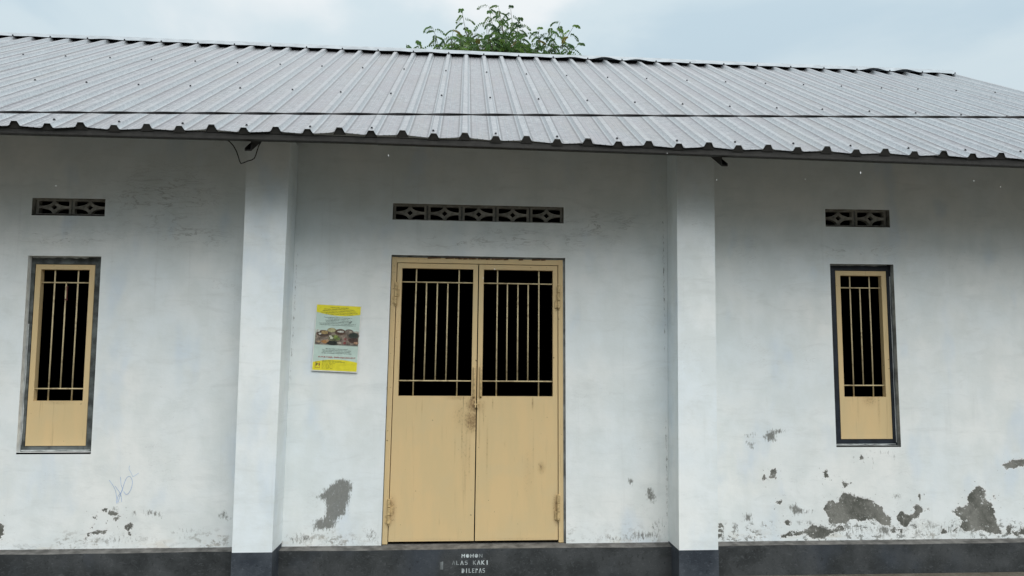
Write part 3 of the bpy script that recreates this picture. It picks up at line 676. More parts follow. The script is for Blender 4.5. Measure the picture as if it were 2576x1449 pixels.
def leaf(x0, x1, spots, hand_x):
    yl = 0.026; yb = yl+.042; st = .035; gz0 = 1.042; zt = JT-.004; gt = .036; zb0 = .019
    m = MB()
    m.box(x0, x0+st, yl, yb, gz0, zt-gt); m.box(x1-st, x1, yl, yb, gz0, zt-gt); m.box(x0, x1, yl, yb, zt-gt, zt)
    L = dpart_leaf = hpart("door_leaf", m, M["yellow"], warp_=True)
    panel_part("door_panel", L, x0, x1, zb0, gz0, yl-.001, spots, True, back=.04)
    gx0, gx1 = x0+st, x1-st; r = .0049; y = yl+.02; z_t, z_b = 1.869, 1.151
    for f in (.2, .345, .497, .645, .8):
        x = gx0+(gx1-gx0)*f; full = f in (.2, .8)
        mb = MB(); mb.tube([(x, y, gz0-.004 if full else z_b), (x+rng.uniform(-.0015, .0015), y, 1.5), (x, y, zt-gt+.004 if full else z_t)], r); dpart("bar", mb, M["bar"], L, smooth=True)
    for z in (z_t, z_b):
        mb = MB(); mb.tube([(gx0-.004, y-.005, z), (gx1+.004, y-.005, z)], r); dpart("cross_bar", mb, M["bar"], L, smooth=True)
    # pull: upright half pipe welded to the stile
    mb = MB(); mb.tube([(hand_x, yl-.004, 1.036), (hand_x, yl-.010, 1.045), (hand_x, yl-.010, 1.245), (hand_x, yl-.004, 1.255)], .0085); dpart("handle", mb, M["hinge"], L, smooth=True)
    return L
LL = leaf(JL+.005, SEAM-.004, [(.058, .865, .06, .09, .85), (.066, .98, .055, .075, .85), (-.02, .90, .07, .13, .38), (-.05, 1.03, .10, .02, .5), (-.01, .75, .006, .22, .5), (.02, .70, .005, .25, .5), (.045, .62, .005, .2, .5), (-.06, .66, .005, .12, .42), (-.30, .96, .005, .06, .5), (JL+.02, .24, .035, .10, .7), (.02, .6, .05, .3, .28), (-.2, .03, .3, .012, .3)], .071)
LR = leaf(SEAM+.004, JR-.005, [(.135, .97, .03, .06, .4), (.172, .66, .006, .22, .62), (.50, .992, .006, .05, 1.0), (.21, .99, .005, .05, .7), (.145, .90, .005, .10, .5), (.30, .70, .005, .04, .5), (.505, .62, .006, .28, .36), (.565, .53, .03, .05, .6), (.47, .5, .05, .25, .28), (JR-.015, .25, .03, .11, .7), (.4, .03, .3, .012, .3)], .119)
def hinge(parent, x, z0, z1, square=False):
    h = z1-z0; y = 0.012
    for i in range(3):
        a = z0+h*i/3+.0015; b = z0+h*(i+1)/3-.0015
        mb = MB()
        mb.tube([(x, y-.002, a+.001), (x, y-.002, b-.001)], .0115, 10)
        s = -1 if i % 2 == 0 else 1
        dpart("hinge_knuckle", mb, M["hinge"], parent, smooth=False)
    mb = MB(); mb.tube([(x, y, z0-.012), (x, y, z0)], [.004, .0065], 8); mb.box(x-.026, x-.006, 0.0155, .019, z0+.003, z0+h/3); mb.box(x+.006, x+.026, 0.0225, .0255, z0+h/3, z0+2*h/3)
    dpart("hinge_pin", mb, M["hinge"], parent)
hinge(door, JL+.001, 1.703, 1.867); hinge(door, JL+.003, .146, .318); hinge(door, JR+.002, 1.69, 1.862); hinge(door, JR-.002, .16, .342)
mb = MB(); mb.box(SEAM-.012, SEAM-.003, .008, .024, .962, 1.012); mb.box(SEAM+.004, SEAM+.013, .006, .024, .958, 1.006); mb.tube([(SEAM-.02, .012, .985), (SEAM+.02, .012, .985)], .004, 8)
dpart("latch", mb, M["hinge"], LR)
mb = MB()
for (x, z, w_, h_) in ((.075, 1.222, .006, .004), (.07, 1.146, .0025, .006), (.48, 1.987, .009, .003), (.60, 1.99, .006, .002), (-.36, 2.028, .003, .003)):
    mb.quad((x-w_/2, .0145, z-h_/2), (x+w_/2, .0145, z-h_/2), (x+w_/2, .0145, z+h_/2), (x-w_/2, .0145, z+h_/2))
for i in range(26):                              # flaking seam between frame head and plaster
    x = -0.30+i*0.034+rng.uniform(0, .01); h_ = rng.uniform(.003, .008)
    if rng.random() < 0.75: mb.quad((x, .0150, 2.047-h_), (x+.033, .0150, 2.047-h_*.6), (x+.033, .0150, 2.052), (x, .0150, 2.052))
dpart("rust_chip", mb, M["rust"], door)["kind"] = "stuff"

# ------------------------------------------------------------------ roof
PITCH, XR0, NR = 0.2, -2.81, 0
K0, K1 = -22, 43                                  # rib numbers, left to right
PROF = [(-.052, 0), (-.041, 0), (-.031, .005), (-.017, .031), (.017, .031), (.031, .005), (.041, 0), (.052, 0), (.078, 0), (.082, .003), (.086, 0), (.112, 0), (.116, .003), (.120, 0)]
YS = np.concatenate([np.linspace(YE, YE+.3, 5), np.linspace(YE+.45, 2.93, 24)])
def lift(x, y):
    """sheets sit tight on every second rib (where they are screwed) and ride up a little on the others"""
    t = (x-XR0)/PITCH; k = math.floor(t); f = t-k
    v = (0 if k % 2 else 1)*(1-f) + (0 if (k+1) % 2 else 1)*f
    e_ = math.exp(-(y-YE)/0.35)
    s = 0.5+0.5*math.sin(k*1.7)
    return v*(0.011*e_+0.002) + 0.0022*mnoise.noise(Vector((x*1.3, y*0.8, 2.0))) + 0.004*e_*mnoise.noise(Vector((x*2.1, 3.0, 0))) + e_*(.014*math.exp(-((x+.7)/.9)**2) - .010*math.exp(-((x+2.9)/.8)**2)) 
UPZ = 1/math.sqrt(1+RT*RT)
def roof_pt(x, y, h): return (x, y - h*RT*UPZ*0.6, roof_z(x, y) + h*UPZ*1.05 + lift(x, y))
sheets = {}
def dirt_shade_of(d, h):
    """grimy pans, shade painted dark at rib feet, sky sheen painted pale on flanks, swages paler"""
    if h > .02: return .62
    if d < .036: return .0  # sky sheen on the flanks, put in as paler colour
    if d < .045: return 2.0  # shade in the crease at the rib foot, painted in
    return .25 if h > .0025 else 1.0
for si, k0 in enumerate(range(K0, K1, 4)):
    m = MB(); xs = []
    for k in range(k0, min(k0+4, K1)):
        for (u, h) in PROF: xs.append((XR0+k*PITCH+u, h))
    kl = min(k0+4, K1)                            # overlaps the next sheet's first rib
    for (u, h) in PROF[:6]: xs.append((XR0+kl*PITCH+u, h+0.0022))
    n = len(xs)
    for y in YS:
        for (x, h) in xs: m.v.append(roof_pt(x, y+(0.004*math.sin(si*2.3) if y < YE+.01 else 0), h))
    for j in range(len(YS)-1):
        for i in range(n-1):
            q = j*n+i; m.f.append((q, q+1, q+n+1, q+n)); m.mi.append(0)
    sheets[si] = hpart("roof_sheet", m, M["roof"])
    set_attr(sheets[si].data, "pan_dirt_rib_shade", [dirt_shade_of(abs(((x-XR0+.1) % PITCH)-.1), h) for y in YS for (x, h) in xs])
# roofing screws: one mesh, one object per screw
m = MB(); m.tube([(0, 0, -.003), (0, 0, .0015)], .0095, 8); m.tube([(0, 0, .0016), (0, 0, .0085)], .0062, 6)
SM_ = m.mesh("roof_screw", M["screw"])
for k in range(K0+1, K1, 2):
    si = (k-K0)//4
    for y in (-.68, .52, 1.73):
        x = XR0+k*PITCH + rng.uniform(-.006, .006); yy = y + rng.uniform(-.015, .015)
        if not (-6.2 < x < 5.9): continue
        p = roof_pt(x, yy, .031); o = link("roof_screw", SM_, sheets[si], (p[0], p[1], p[2]+.001)); o.rotation_euler = (math.atan(RT), 0, 0)
# ridge cap in lapped lengths
XG = XR0+(K1)*PITCH+.05
for ci, (xa, xb) in enumerate(((-7.4, -5.0), (-5.02, -1.15), (-1.17, 2.7), (2.68, XG))):
    m = MB(); n = int((xb-xa)/.05); rows = []
    for i in range(n+1):
        x = xa+(xb-xa)*i/n; t = (x-XR0)/PITCH; ph = t % 2
        wav = 0.5-0.5*math.cos(math.pi*(ph-1)) ; amp = max(0, mnoise.noise(Vector((x*.9, 5.3, 1))))*.055+.004
        rel = roof_z(x, 2.90)
        lo = rel+.043+wav*amp; zr = roof_z(x, YR)+.050 + .0012*ci + .006*mnoise.noise(Vector((x*.7, 1, 9)))
        rows.append([(x, 2.895, lo-.004), (x, 2.90, lo), (x, 2.955, (lo*.6+zr*.4)+.004), (x, YR-.02, zr), (x, YR+.02, zr), (x, YR+.16, zr-.075)])
    for i in range(n):
        for j in range(5): m.quad(rows[i][j], rows[i+1][j], rows[i+1][j+1], rows[i][j+1])
    cp = hpart("ridge_cap", m, M["cap"])
    for k in range(K0+1, K1+1, 2):
        x = XR0+k*PITCH
        if xa < x < xb and x > -6.2:
            o = link("roof_screw", SM_, cp, (x, 2.905, roof_z(x, 2.905)+.048)); o.rotation_euler = (math.atan(RT), 0, 0)
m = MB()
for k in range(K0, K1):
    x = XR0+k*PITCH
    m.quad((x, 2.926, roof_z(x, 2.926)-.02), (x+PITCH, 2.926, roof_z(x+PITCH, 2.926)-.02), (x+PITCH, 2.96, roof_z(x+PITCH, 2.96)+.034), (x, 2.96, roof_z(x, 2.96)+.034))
hpart("ridge_gap_shade", m, M["dark"])  # near-black strip standing in for the shadow gap under the cap
m = MB()
for k in range(K0, K1):
    x = XR0+k*PITCH
    za = roof_z(x, YR)
    m.quad((x, YR, za), (x+PITCH, YR, za), (x+PITCH, 2*YR-YE, roof_z(x, YE)), (x, 2*YR-YE, roof_z(x, YE)))
rr_ = hpart("rear_roof_slope", m, M["roof"]); set_attr(rr_.data, "pan_dirt_rib_shade", [.6]*len(m.v))
# eave channel (two lengths), hidden purlins and the rafters that carry them
def fascia(xa, xb, dz, yo):
    m = MB(); n = int((xb-xa)/.2)+1; y0_ = YE+.015+yo
    for i in range(n):
        a, b = xa+(xb-xa)*i/n, xa+(xb-xa)*(i+1)/n
        P = []
        for x in (a, b):
            t = roof_z(x, YE)+.004; bt = float(np.interp(x, [-7.4, -2.92, -.81, 1.43, 3.79, 7], [2.735, 2.7065, 2.6955, 2.662, 2.622, 2.56]))+dz
            P.append([(x, y0_+.05, bt), (x, y0_-.003, bt), (x, y0_-.003, bt+.011), (x, y0_, bt+.013), (x, y0_, bt+.03), (x, y0_, t), (x, y0_+.05, t+.02)])
        for j in range(6): m.quad(P[0][j], P[1][j], P[1][j+1], P[0][j+1])
    for k in range(K0, K1+1):
        x = XR0+k*PITCH
        if xa <= x < xb:
            m.poly([roof_pt(x+u, y0_-.009, h-.0035) for u, h in ((-.041, -.012), (.041, -.012), (.031, .005), (.017, .030), (-.017, .030), (-.031, .005))])
    return hpart("eave_channel", m, M["steel"])
fascia(XL-.2, -.57, 0, 0); fascia(-.572, XG, -.003, -.004)
for y in (.52, 1.73, 2.9):
    m = MB(); n = 10
    for i in range(n):
        a, b = XL-.1+(XG-XL)*i/n, XL-.1+(XG-XL)*(i+1)/n
        for (o1, o2) in (((0, -.003), (0, -.09)), ((0, -.09), (.04, -.09)), ((0, -.003), (.04, .018))):
            m.quad((a, y+o1[0], roof_z(a, y)+o1[1]), (b, y+o1[0], roof_z(b, y)+o1[1]), (b, y+o2[0], roof_z(b, y)+o2[1]), (a, y+o2[0], roof_z(a, y)+o2[1]))
    hpart("purlin", m, M["steel"])
def rafter(x, flip):
    m = MB(); ya, yb = -.685, .1; w = .042; th = .004; dz_t, dz_b = -.006, -.062
    zt = lambda y: roof_z(x, y)+dz_t
    def slab(x0_, x1_, a, b):                     # a, b: offsets under the roof at top and bottom
        P = [(x0_, ya, 0), (x1_, ya, 0), (x1_, yb, 0), (x0_, yb, 0)]
        top = [(p[0], p[1], zt(p[1])+a) for p in P]; bot = [(p[0], p[1], zt(p[1])+b) for p in P]
        i = len(m.v); m.v += bot+top
        for f in ((0, 3, 2, 1), (4, 5, 6, 7), (0, 1, 5, 4), (1, 2, 6, 5), (2, 3, 7, 6), (3, 0, 4, 7)): m.f.append(tuple(i+k for k in f)); m.mi.append(0)
    H = .122
    if flip: slab(x, x+th, 0, -H)                 # web on the left
    else: slab(x+w-th, x+w, 0, -H)                # web on the right, open to the left
    slab(x, x+w, -H-th, -H); slab(x, x+w, th*.2, -th)
    e_ = x+w-th if flip else x; slab(e_, e_+th, -H+.016, -H)
    return hpart("rafter", m, M["steel"])
rafter(-1.419, False); rafter(1.697, True); rafter(-4.7, False); rafter(4.9, True)

# ------------------------------------------------------------------ things on and around the hall
# overhead twin cable passing in front of the roof
WP = [(-9.0, 2.62), (-2.784, 2.7716), (-.77, 2.8105), (.282, 2.8245), (1.361, 2.8435), (3.617, 2.8905), (9.0, 3.03)]
wx = np.array([p[0] for p in WP]); wz = np.array([p[1] for p in WP]); fit = np.polyfit(wx, wz, 3)
m = MB()
for ph in (0, math.pi):
    m.tube([(x, -.95+.0042*math.cos(x*11+ph), np.polyval(fit, x)+.0042*math.sin(x*11+ph)) for x in np.arange(-9, 9.01, .06)], .0042, 6)
o = link("overhead_cable", m.mesh("overhead_cable", M["cable"], False, True)); tag(o, "black twisted twin cable strung across the front of the metal roof", "cable")
# loose cable loop hanging under the eave
LP = [(-1.60, -.62, 2.765), (-1.56, -.6, 2.73), (-1.539, -.6, 2.716), (-1.516, -.6, 2.691), (-1.496, -.6, 2.656), (-1.483, -.6, 2.622), (-1.474, -.6, 2.592), (-1.464, -.6, 2.573), (-1.447, -.6, 2.579), (-1.422, -.6, 2.591), (-1.396, -.6, 2.599), (-1.38, -.6, 2.609), (-1.371, -.6, 2.631), (-1.362, -.6, 2.666), (-1.352, -.6, 2.699), (-1.338, -.6, 2.726), (-1.32, -.6, 2.765)]
m = MB(); m.tube(LP, .0036, 8)
o = link("cable_loop", m.mesh("cable_loop", M["cable"], False, True)); tag(o, "black cable hanging in a loop under the eave beside the rafter end", "cable")
# spindle hanging from the left window's cross bar
M["maroon"] = plain("dull_maroon_paint", (0.10, 0.028, 0.024), 0.6, var=0.4, scale=30)
m = MB(); hx_ = -2.857; hy_ = .078
m.tube([(hx_, hy_, 1.716), (hx_, hy_, 1.722), (hx_, hy_, 1.726), (hx_, hy_, 1.735), (hx_, hy_, 1.80), (hx_, hy_, 1.81), (hx_, hy_, 1.818), (hx_, hy_, 1.826)], [.004, .012, .012, .0075, .0085, .0085, .011, .005], 10)
m.tube([(hx_, hy_, 1.822), (hx_-.004, hy_-.002, 1.836), (hx_, hy_-.010, 1.8535), (hx_+.004, hy_-.018, 1.848)], .002, 6)
o = link("hanging_spindle", m.mesh("hanging_spindle", M["maroon"], False, True)); tag(o, "dark red spindle hooked on the cross bar inside the grey-framed window", "hook")

# ------------------------------------------------------------------ poster
PO = Vector((-1.069, -.004, 1.705)); PW, PH = .325, .481
poster = link("poster", None, None, (0, 0, 0)); poster.empty_display_size = .2
ex = Vector((.9995, 0, -.026)).normalized(); ez = Vector((.063, .0, .998)).normalized()
tilt = 0.030                                       # the lower edge stands off the wall
poster.matrix_world = Matrix(((ex.x, 0, ez.x, PO.x), (0, 1, tilt, PO.y), (ex.z, 0, ez.z, PO.z), (0, 0, 0, 1)))
tag(poster, "yellow and pale green printed poster with a food photo taped to the white wall", "poster")
def pmat(name, col, rough=.45): return plain(name, col, rough, var=.08, scale=20)
M["paper"] = pmat("poster_paper", (.78, .79, .77)); M["p_green"] = pmat("poster_green_ink", (.55, .69, .63)); M["p_yel"] = pmat("poster_yellow_ink", (.82, .75, .04))
M["ink"] = pmat("poster_black_ink", (.045, .06, .055)); M["red"] = pmat("poster_red_ink", (.38, .07, .07)); M["olive"] = pmat("poster_olive_ink", (.30, .27, .03))
def pbox(y, u0, v0, u1, v1): return [(u0*PW, y, -v0*PH), (u1*PW, y, -v0*PH), (u1*PW, y, -v1*PH), (u0*PW, y, -v1*PH)]
m = MB(); m.quad(*pbox(0, 0, 1, 1, 0)); m.quad(*pbox(.0006, 0, 1, 1, 0)); part("paper_sheet", m, M["paper"], poster)
m = MB(); m.quad(*pbox(-.0004, .018, .985, .982, .012)); part("green_print", m, M["p_green"], poster)
def band(top):
    m = MB(); n = 16
    for i in range(n):
        u0, u1 = .018+.964*i/n, .018+.964*(i+1)/n
        c_ = lambda u: (.125+.042*(1-((u-.55)/.5)**2)) if top else (.862-.042*(1-((u-.55)/.5)**2))
        if top: m.quad((u0*PW, -.0008, -c_(u0)*PH), (u1*PW, -.0008, -c_(u1)*PH), (u1*PW, -.0008, -.012*PH), (u0*PW, -.0008, -.012*PH))
        else: m.quad((u0*PW, -.0008, -.985*PH), (u1*PW, -.0008, -.985*PH), (u1*PW, -.0008, -c_(u1)*PH), (u0*PW, -.0008, -c_(u0)*PH))
    part("yellow_band", m, M["p_yel"], poster)
band(True); band(False)
def photo_mat():
    k = NT("food_photo_print"); o = k.obj()
    a = k.mr(k.noise(o, 22, 5, .7), .35, .65); b = k.mr(k.noise(o, 60, 4, .7), .45, .65)
    c = k.mix(a, (.085, .07, .058), (.36, .30, .24)); c = k.mix(k.math("MULTIPLY", b, .4), c, (.035, .028, .025))
    z = k.xyz(o)[2]; x = k.xyz(o)[0]
    edge = k.math("MULTIPLY", k.mr(z, -.180, -.200), k.mr(z, -.300, -.285))
    pale = k.math("MULTIPLY", k.mr(x, .10, .02), k.mr(z, -.225, -.195))
    c = k.mix(pale, c, (.55, .58, .53)); c = k.mix(edge, (.55, .69, .63), c)
    return k.fin(c, .45)
m = MB(); m.quad(*pbox(-.0008, .03, .63, .975, .365)); part("photo_print", m, photo_mat(), poster)
def disc(u, v, ru, rv, col, lay, name="food_print", n=14, jit=0.0):
    m = MB(); rr = random.Random(int(u*977+v*131))
    m.poly([(u*PW+ru*PW*math.cos(t*2*math.pi/n)*(1+rr.uniform(-jit, jit)), -.0009-.00022*lay, -v*PH+rv*PH*math.sin(t*2*math.pi/n)*(1+rr.uniform(-jit, jit))) for t in range(n)])
    key = "f%.2f%.2f%.2f" % col
    if key not in M: M[key] = plain("food_print_ink", col, .45, var=.35, scale=70)
    part(name, m, M[key], poster)
for u, v, ru, rv, rim, fill in ((.20, .44, .155, .052, (.16, .11, .08), (.09, .065, .05)), (.38, .385, .10, .035, (.30, .27, .16), (.48, .45, .25)), (.57, .41, .125, .05, (.16, .11, .075), (.10, .06, .045)), (.76, .40, .10, .04, (.13, .11, .09), (.2, .17, .14)), (.86, .455, .13, .052, (.15, .12, .10), (.055, .065, .055)), (.45, .50, .135, .052, (.22, .21, .12), (.12, .13, .07)), (.86, .52, .11, .045, (.11, .06, .045), (.08, .05, .04)), (.42, .575, .14, .035, (.04, .045, .04), (.03, .035, .03))):
    disc(u, v, ru, rv, rim, 1); disc(u, v, ru*.86, rv*.8, fill, 2)
for u, v, ru, rv, c_ in ((.08, .40, .05, .02, (.6, .62, .56)), (.93, .40, .05, .012, (.5, .47, .4)), (.36, .475, .03, .012, (.62, .62, .54)), (.11, .56, .05, .015, (.4, .3, .2)), (.56, .57, .05, .012, (.5, .45, .36)), (.93, .56, .05, .02, (.42, .26, .17)), (.23, .425, .07, .028, (.38, .28, .13)), (.13, .445, .03, .015, (.62, .6, .54)), (.58, .40, .07, .016, (.62, .62, .55)), (.39, .50, .035, .02, (.62, .66, .5)), (.48, .485, .05, .025, (.28, .36, .10)), (.53, .51, .05, .02, (.14, .2, .07)), (.24, .56, .065, .025, (.42, .22, .09)), (.30, .545, .035, .017, (.5, .34, .2)), (.69, .51, .035, .022, (.30, .13, .12)), (.69, .51, .018, .010, (.08, .04, .04)), (.68, .565, .03, .02, (.26, .07, .07)), (.87, .44, .09, .03, (.035, .05, .04)), (.80, .395, .04, .012, (.4, .36, .28))):
    disc(u, v, ru, rv, c_, 4, jit=.22)
def text_mesh(body, size, align="CENTER", bold=0.0):
    cu = bpy.data.curves.new("lettering", "FONT"); cu.body = body; cu.size = size; cu.align_x = align; cu.resolution_u = 1; cu.offset = bold
    ob = bpy.data.objects.new("tmp", cu); COL.objects.link(ob)
    dg = bpy.context.evaluated_depsgraph_get(); dg.update()
    me = bpy.data.meshes.new_from_object(ob.evaluated_get(dg)); bpy.data.objects.remove(ob); bpy.data.curves.remove(cu)
    me.transform(Matrix.Rotation(math.pi/2, 4, "X")); me.name = "lettering"; return me
def line(body, u, v, width, col, align="CENTER", size=.0085, bold=.0001):
    me = text_mesh(body, size, align, bold); xs_ = [q.co.x for q in me.vertices]
    if not xs_: return
    w0 = max(xs_)-min(xs_); s = width*PW/w0 if width else 1
    me.transform(Matrix.Diagonal((s, 1, 1, 1))); me.materials.clear(); me.materials.append(M[col])
    o = link("lettering", me, poster, (u*PW, -.0016, -v*PH)); return o
for i, (t, w_) in enumerate((("Hadis Rasulullah saw bersabda:", .40), ("Barangsiapa memberi makan orang yang berpuasa,", .66), ("maka baginya pahala seperti orang yang berpuasa tersebut,", .74), ("tanpa mengurangi pahala orang yang berpuasa itu sedikit pun juga.", .82), ("(Hadits riwayat Tirmidzi, Ibnu Majah, dan Ahmad)", .60))):
    line(t, .52, .052+i*.0245, w_, "ink")
for i, (t, w_) in enumerate((("Penyedia takjil harus orang kaya dan banyak uang?  X", .62), ("Penyedia takjil harus dewasa?  X", .44), ("Penyedia takjil tidak boleh orang dari dusun?  X", .56), ("Penyedia takjil cuma menggunakan 10 porsi?", .52), ("Penyedia takjil tidak boleh dan bareng-bareng bersama dalam rumah?  X", .80), ("Penyedia takjil harus kelompok pemuda kampung besar Ramadhan?  X", .78))):
    line(t, .50, .200+i*.0225, w_, "ink")
m = MB(); m.poly([(.755*PW, -.0017, -.252*PH), (.765*PW, -.0017, -.262*PH), (.805*PW, -.0017, -.236*PH), (.812*PW, -.0017, -.243*PH), (.768*PW, -.0017, -.278*PH), (.745*PW, -.0017, -.258*PH)][::-1]); part("tick_mark", m, M["ink"], poster)
for i, (t, w_) in enumerate((("Mau dapat pahala orang yang berpuasa?", .48), ("Dapat dari bulan penuh berkah ini banyak manfaat pahala", .62), ("dari menyediakan menu berbuka puasa Ramadhan,", .60), ("dengan sumbangan yang tidak harus besar", .66))):
    line(t, .52, .667+i*.0215, w_, "ink")
line("GUYUB TAKJIL, SIAPA SAJA BISA IKUT", .53, .795, .82, "red", size=.0125, bold=.0004)
for i, (t, w_) in enumerate((("Ingin ikut takjil? Atau pertanyaan", .42), ("atau hanya tanya dulu? Hubungi sekarang:", .50))):
    line(t, .215, .845+i*.018, w_, "ink", "LEFT", .0075)
for i, (t, w_) in enumerate((("RT 01: Bapak ...", .74), ("RT 02: Ibu ...", .68), ("RT 03: Ibu ...", .40), ("RT 04: Bp ...", .38), ("RT 05: Bp ...", .76))):
    line(t.replace("...", "....................................."[:max(8, int(w_*50))]), .215, .885+i*.0185, w_, "olive", "LEFT", .0075)
m = MB()
for (u0, v0, u1, v1) in ((.07, .945, .078, .865), (.07, .868, .175, .8635), (.172, .945, .178, .865), (.07, .952, .178, .947)): m.quad(*pbox(-.0016, u0, v0, u1, v1))
part("logo_frame", m, M["red"], poster)
line("P", .085, .925, None, "ink", "LEFT", .030, .0008); line("9", .135, .925, None, "red", "LEFT", .030, .0006)

# ------------------------------------------------------------------ tree behind the hall
def leaf_mat():
    k = NT("compound_leaf"); t = k.n("ShaderNodeAttribute", attribute_name="tint").outputs["Color"]
    k.put(k.b.inputs["Base Color"], t); k.put(k.b.inputs["Roughness"], .5)
    tr = k.n("ShaderNodeBsdfTranslucent"); k.put(tr.inputs[0], k.mix(1.0, t, (1.5, 1.6, .7), "MULTIPLY"))
    mx_ = k.n("ShaderNodeMixShader"); mx_.inputs[0].default_value = .28
    k.t.links.new(k.b.outputs[0], mx_.inputs[1]); k.t.links.new(tr.outputs[0], mx_.inputs[2]); k.t.links.new(mx_.outputs[0], k.out.inputs[0])
    return k.m
M["leaf"] = leaf_mat(); M["bark"] = plain("grey_brown_bark", (.13, .11, .085), .9, var=.4, scale=25)
tree = link("leafy_tree", None, None, (.55, 9.0, GZ)); tag(tree, "green leafy tree rising behind the roof ridge", "tree")
rt = random.Random(11)
TV, TF, TC = [], [], []
def leaflet(p, d, side, L, tint):
    d = d.normalized(); w = d.cross(side)
    if w.length < 1e-3: return
    w.normalize(); i = len(TV); hw = L*.27; nrm = w.cross(d)
    TV.extend([tuple(p), tuple(p+d*L*.35+w*hw), tuple(p+d*L*.75+w*hw*.85), tuple(p+d*L-nrm*L*.08), tuple(p+d*L*.75-w*hw*.85), tuple(p+d*L*.35-w*hw)])
    TF.append((i, i+1, i+2, i+3, i+4, i+5)); TC.extend([tint]*6)
def frond(p, az, el, L):
    n = rt.randint(5, 7); d0 = Vector((math.cos(az)*math.cos(el), math.sin(az)*math.cos(el), math.sin(el)))
    b = rt.random(); g_ = rt.uniform(1.1, 1.95)
    tint = (.050*g_, .098*g_, .032*g_, 1) if b < .55 else ((.075*g_, .13*g_, .030*g_, 1) if b < .85 else ((.026*g_, .056*g_, .026*g_, 1) if b < .95 else (.12*g_, .105*g_, .035*g_, 1)))
    q = Vector(p); d = d0.copy(); step = L/(n+1)
    for i in range(n+1):
        d = (d + Vector((0, 0, -.20))).normalized(); q = q + d*step
        sv = d.cross(Vector((0, 0, 1)));
        if sv.length < 1e-3: sv = Vector((1, 0, 0))
        sv.normalize()
        l_ = rt.uniform(.052, .072)*(1.0 if i < n else .9)
        for s in (-1, 1):
            dd = sv*s*.75 + d*.35 + Vector((0, 0, -.45 + rt.uniform(-.2, .2)))
            leaflet(q, dd, d, l_, tint)
        if i == n: leaflet(q, d + Vector((0, 0, -.3)), sv, l_, tint)
wood = MB()
limbs = []
base = Vector((0, 0, 0)); fork = Vector((.15, .1, 4.4))
wood.tube([base, (.03, .02, 1.2), (.02, .08, 2.8), fork], [.15, .125, .105, .09], 10)
hubs = [Vector((-.95, -.1, 6.75)), Vector((-.25, .25, 7.0)), Vector((.35, -.2, 7.05)), Vector((.9, .1, 6.95)), Vector((.05, -.35, 6.8)), Vector((.6, .35, 6.9)), Vector((-.6, .1, 6.6))]
limb_m = []
for h_ in hubs:
    mid = fork.lerp(h_, .5)+Vector((rt.uniform(-.12, .12), rt.uniform(-.1, .1), -.1)); mb = MB(); mb.tube([fork-Vector((0, 0, .1)), mid, h_], [.06, .042, .026], 7); limb_m.append(mb)
twigs = MB()
def shoot(a, b, n, bend=.12, dens=1.0):
    c_ = a.lerp(b, .5)+Vector((rt.uniform(-bend, bend), rt.uniform(-bend, bend), -bend*.3)); pts = []
    for i in range(7):
        t = i/6; pts.append(a.lerp(c_, t).lerp(c_.lerp(b, t), t))
    twigs.tube(pts, [.011-.0013*i for i in range(7)], 5)
    az = rt.uniform(0, 6.28)
    for i in range(n):
        t = .28+.72*i/(n-1); f = t*6; k = min(5, int(f)); p = pts[k].lerp(pts[k+1], f-k)
        az += 2.4; frond(p, az, rt.uniform(-.1, .45) if t < .95 else rt.uniform(.2, .7), rt.uniform(.17, .27))
for (x, z) in TREE_TIPS:
    tip = Vector((x-.55, rt.uniform(-.45, .45), z-GZ+(.02 if z > 7.7 else -.09))); h_ = min(hubs, key=lambda q: (q-tip).length)
    shoot(h_+Vector((rt.uniform(-.1, .1), 0, rt.uniform(-.2, .1))), tip, rt.randint(14, 18))
for i in range(150):
    x = rt.uniform(-.95, .95); z = 7.82 - .26*abs(x)+rt.uniform(-.42, .06) ; y = rt.uniform(-.9, .9)
    tip = Vector((x, y, z)); h_ = min(hubs, key=lambda q: (q-tip).length); shoot(h_+Vector((0, 0, -.15)), tip, 9)
for i in range(40):                                # lower crown, hidden by the roof from the front
    a_ = rt.uniform(0, 6.28); r_ = rt.uniform(.8, 1.7)
    tip = Vector((.1+r_*math.cos(a_), r_*math.sin(a_), rt.uniform(5.6, 6.9))); h_ = min(hubs, key=lambda q: (q-tip).length); shoot(fork.lerp(h_, .6), tip, 9)
tr_ = part("trunk", wood, M["bark"], tree, smooth=True)
for mb in limb_m: part("branch", mb, M["bark"], tr_, smooth=True)
tw = part("twigs", twigs, M["bark"], tree); tw["kind"] = "stuff"
me = bpy.data.meshes.new("crown"); me.from_pydata(TV, [], TF)
ca = me.attributes.new("tint", "FLOAT_COLOR", "POINT"); ca.data.foreach_set("color", np.array(TC, dtype=np.float32).ravel())
me.materials.append(M["leaf"]); me.update()
cr = link("crown", me, tree); cr["kind"] = "stuff"

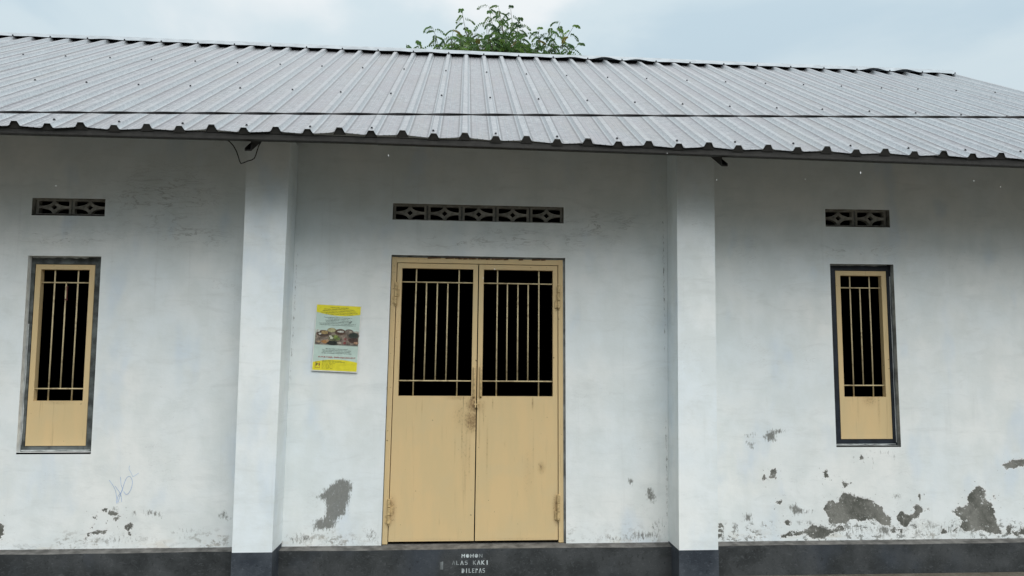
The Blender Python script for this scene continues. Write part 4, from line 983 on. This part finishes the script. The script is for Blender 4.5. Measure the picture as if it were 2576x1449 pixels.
# ------------------------------------------------------------------ unseen tree belt added behind the camera to block low sky and darken the wall
bt = random.Random(5); BV, BF = [], []; bw = MB()
for i in range(15):
    x = -34+i*4.9+bt.uniform(-1, 1); y = -19+bt.uniform(-2, 2); H = bt.uniform(8.5, 11.0); R_ = bt.uniform(2.6, 3.4)
    bw.tube([(x, y, GZ), (x+.1, y, GZ+H*.3), (x, y+.1, GZ+H*.75)], [.2, .16, .07], 7)
    lob = [(x+bt.uniform(-.6, .6)*R_, y+bt.uniform(-.5, .5)*R_, GZ+H*bt.uniform(.22, .86), R_*bt.uniform(.5, .8)) for _ in range(13)]
    for (lx, ly, lz, lr) in lob:
        for _ in range(150):
            v = Vector((bt.gauss(0, 1), bt.gauss(0, 1), bt.gauss(0, 1))).normalized()*lr*bt.uniform(.55, 1.05)
            p = Vector((lx, ly, max(GZ+.6, lz+v.z*.8)))+Vector((v.x, v.y, 0)); a = Vector((bt.gauss(0, 1), bt.gauss(0, 1), bt.gauss(0, 1))).normalized(); b = a.orthogonal().normalized()
            s_ = bt.uniform(.16, .30); q = len(BV)
            BV += [tuple(p-a*s_), tuple(p+b*s_*.5), tuple(p+a*s_), tuple(p-b*s_*.5)]; BF.append((q, q+1, q+2, q+3))
n0 = len(BV); BV += bw.v; BF += [tuple(i+n0 for i in f) for f in bw.f]
me = bpy.data.meshes.new("added_tree_belt"); me.from_pydata(BV, [], BF)
me.materials.append(plain("added_belt_foliage", (.055, .085, .032), .7, var=.5, scale=.8)); me.materials.append(M["bark"])
mi_ = np.zeros(len(BF), dtype=np.int32); mi_[len(BF)-len(bw.f):] = 1; me.polygons.foreach_set("material_index", mi_); me.update()
o = link("added_tree_belt", me); tag(o, "added unseen belt of trees behind the camera, blocking low sky from the hall", "trees", kind="stuff")

# ------------------------------------------------------------------ a few raindrops in the air under the eave
def drop_mat():
    k = NT("rain_water"); k.put(k.b.inputs["Base Color"], (.95, .97, .98)); k.put(k.b.inputs["Roughness"], .05); k.put(k.b.inputs["IOR"], 1.33); k.put(k.b.inputs["Transmission Weight"], .25)
    return k.m
m = MB()
for (x, y, z, r) in ((-.441, -1.3, 2.46, 1.), (2.318, -1.3, 2.41, 1.5), (1.454, -1.3, 2.352, .8), (1.983, -1.3, 2.366, .7), (3.01, -1.3, 2.375, .8), (3.173, -1.3, 2.341, .8), (2.375, -1.2, 1.971, .8), (-2.252, -1.3, 2.252, .7), (.668, -1.2, 2.046, .7), (.107, -1.1, 1.787, .9), (.17, -1.2, 1.828, .9), (2.155, -1.1, 1.646, .7), (-1.797, -1.3, 1.999, .7), (1.178, -1.25, 2.518, .8)):
    r *= .85; h = .0062*r; m.tube([(x, y, z-h), (x, y, z-h*.6), (x, y, z), (x, y, z+h*.5), (x, y, z+h)], [.0006, .0021*r, .0026*r, .0017*r, .0003], 6)
o = link("rain", m.mesh("rain", drop_mat(), False, True)); tag(o, "scattered raindrops falling in front of the hall", "rain", kind="stuff")
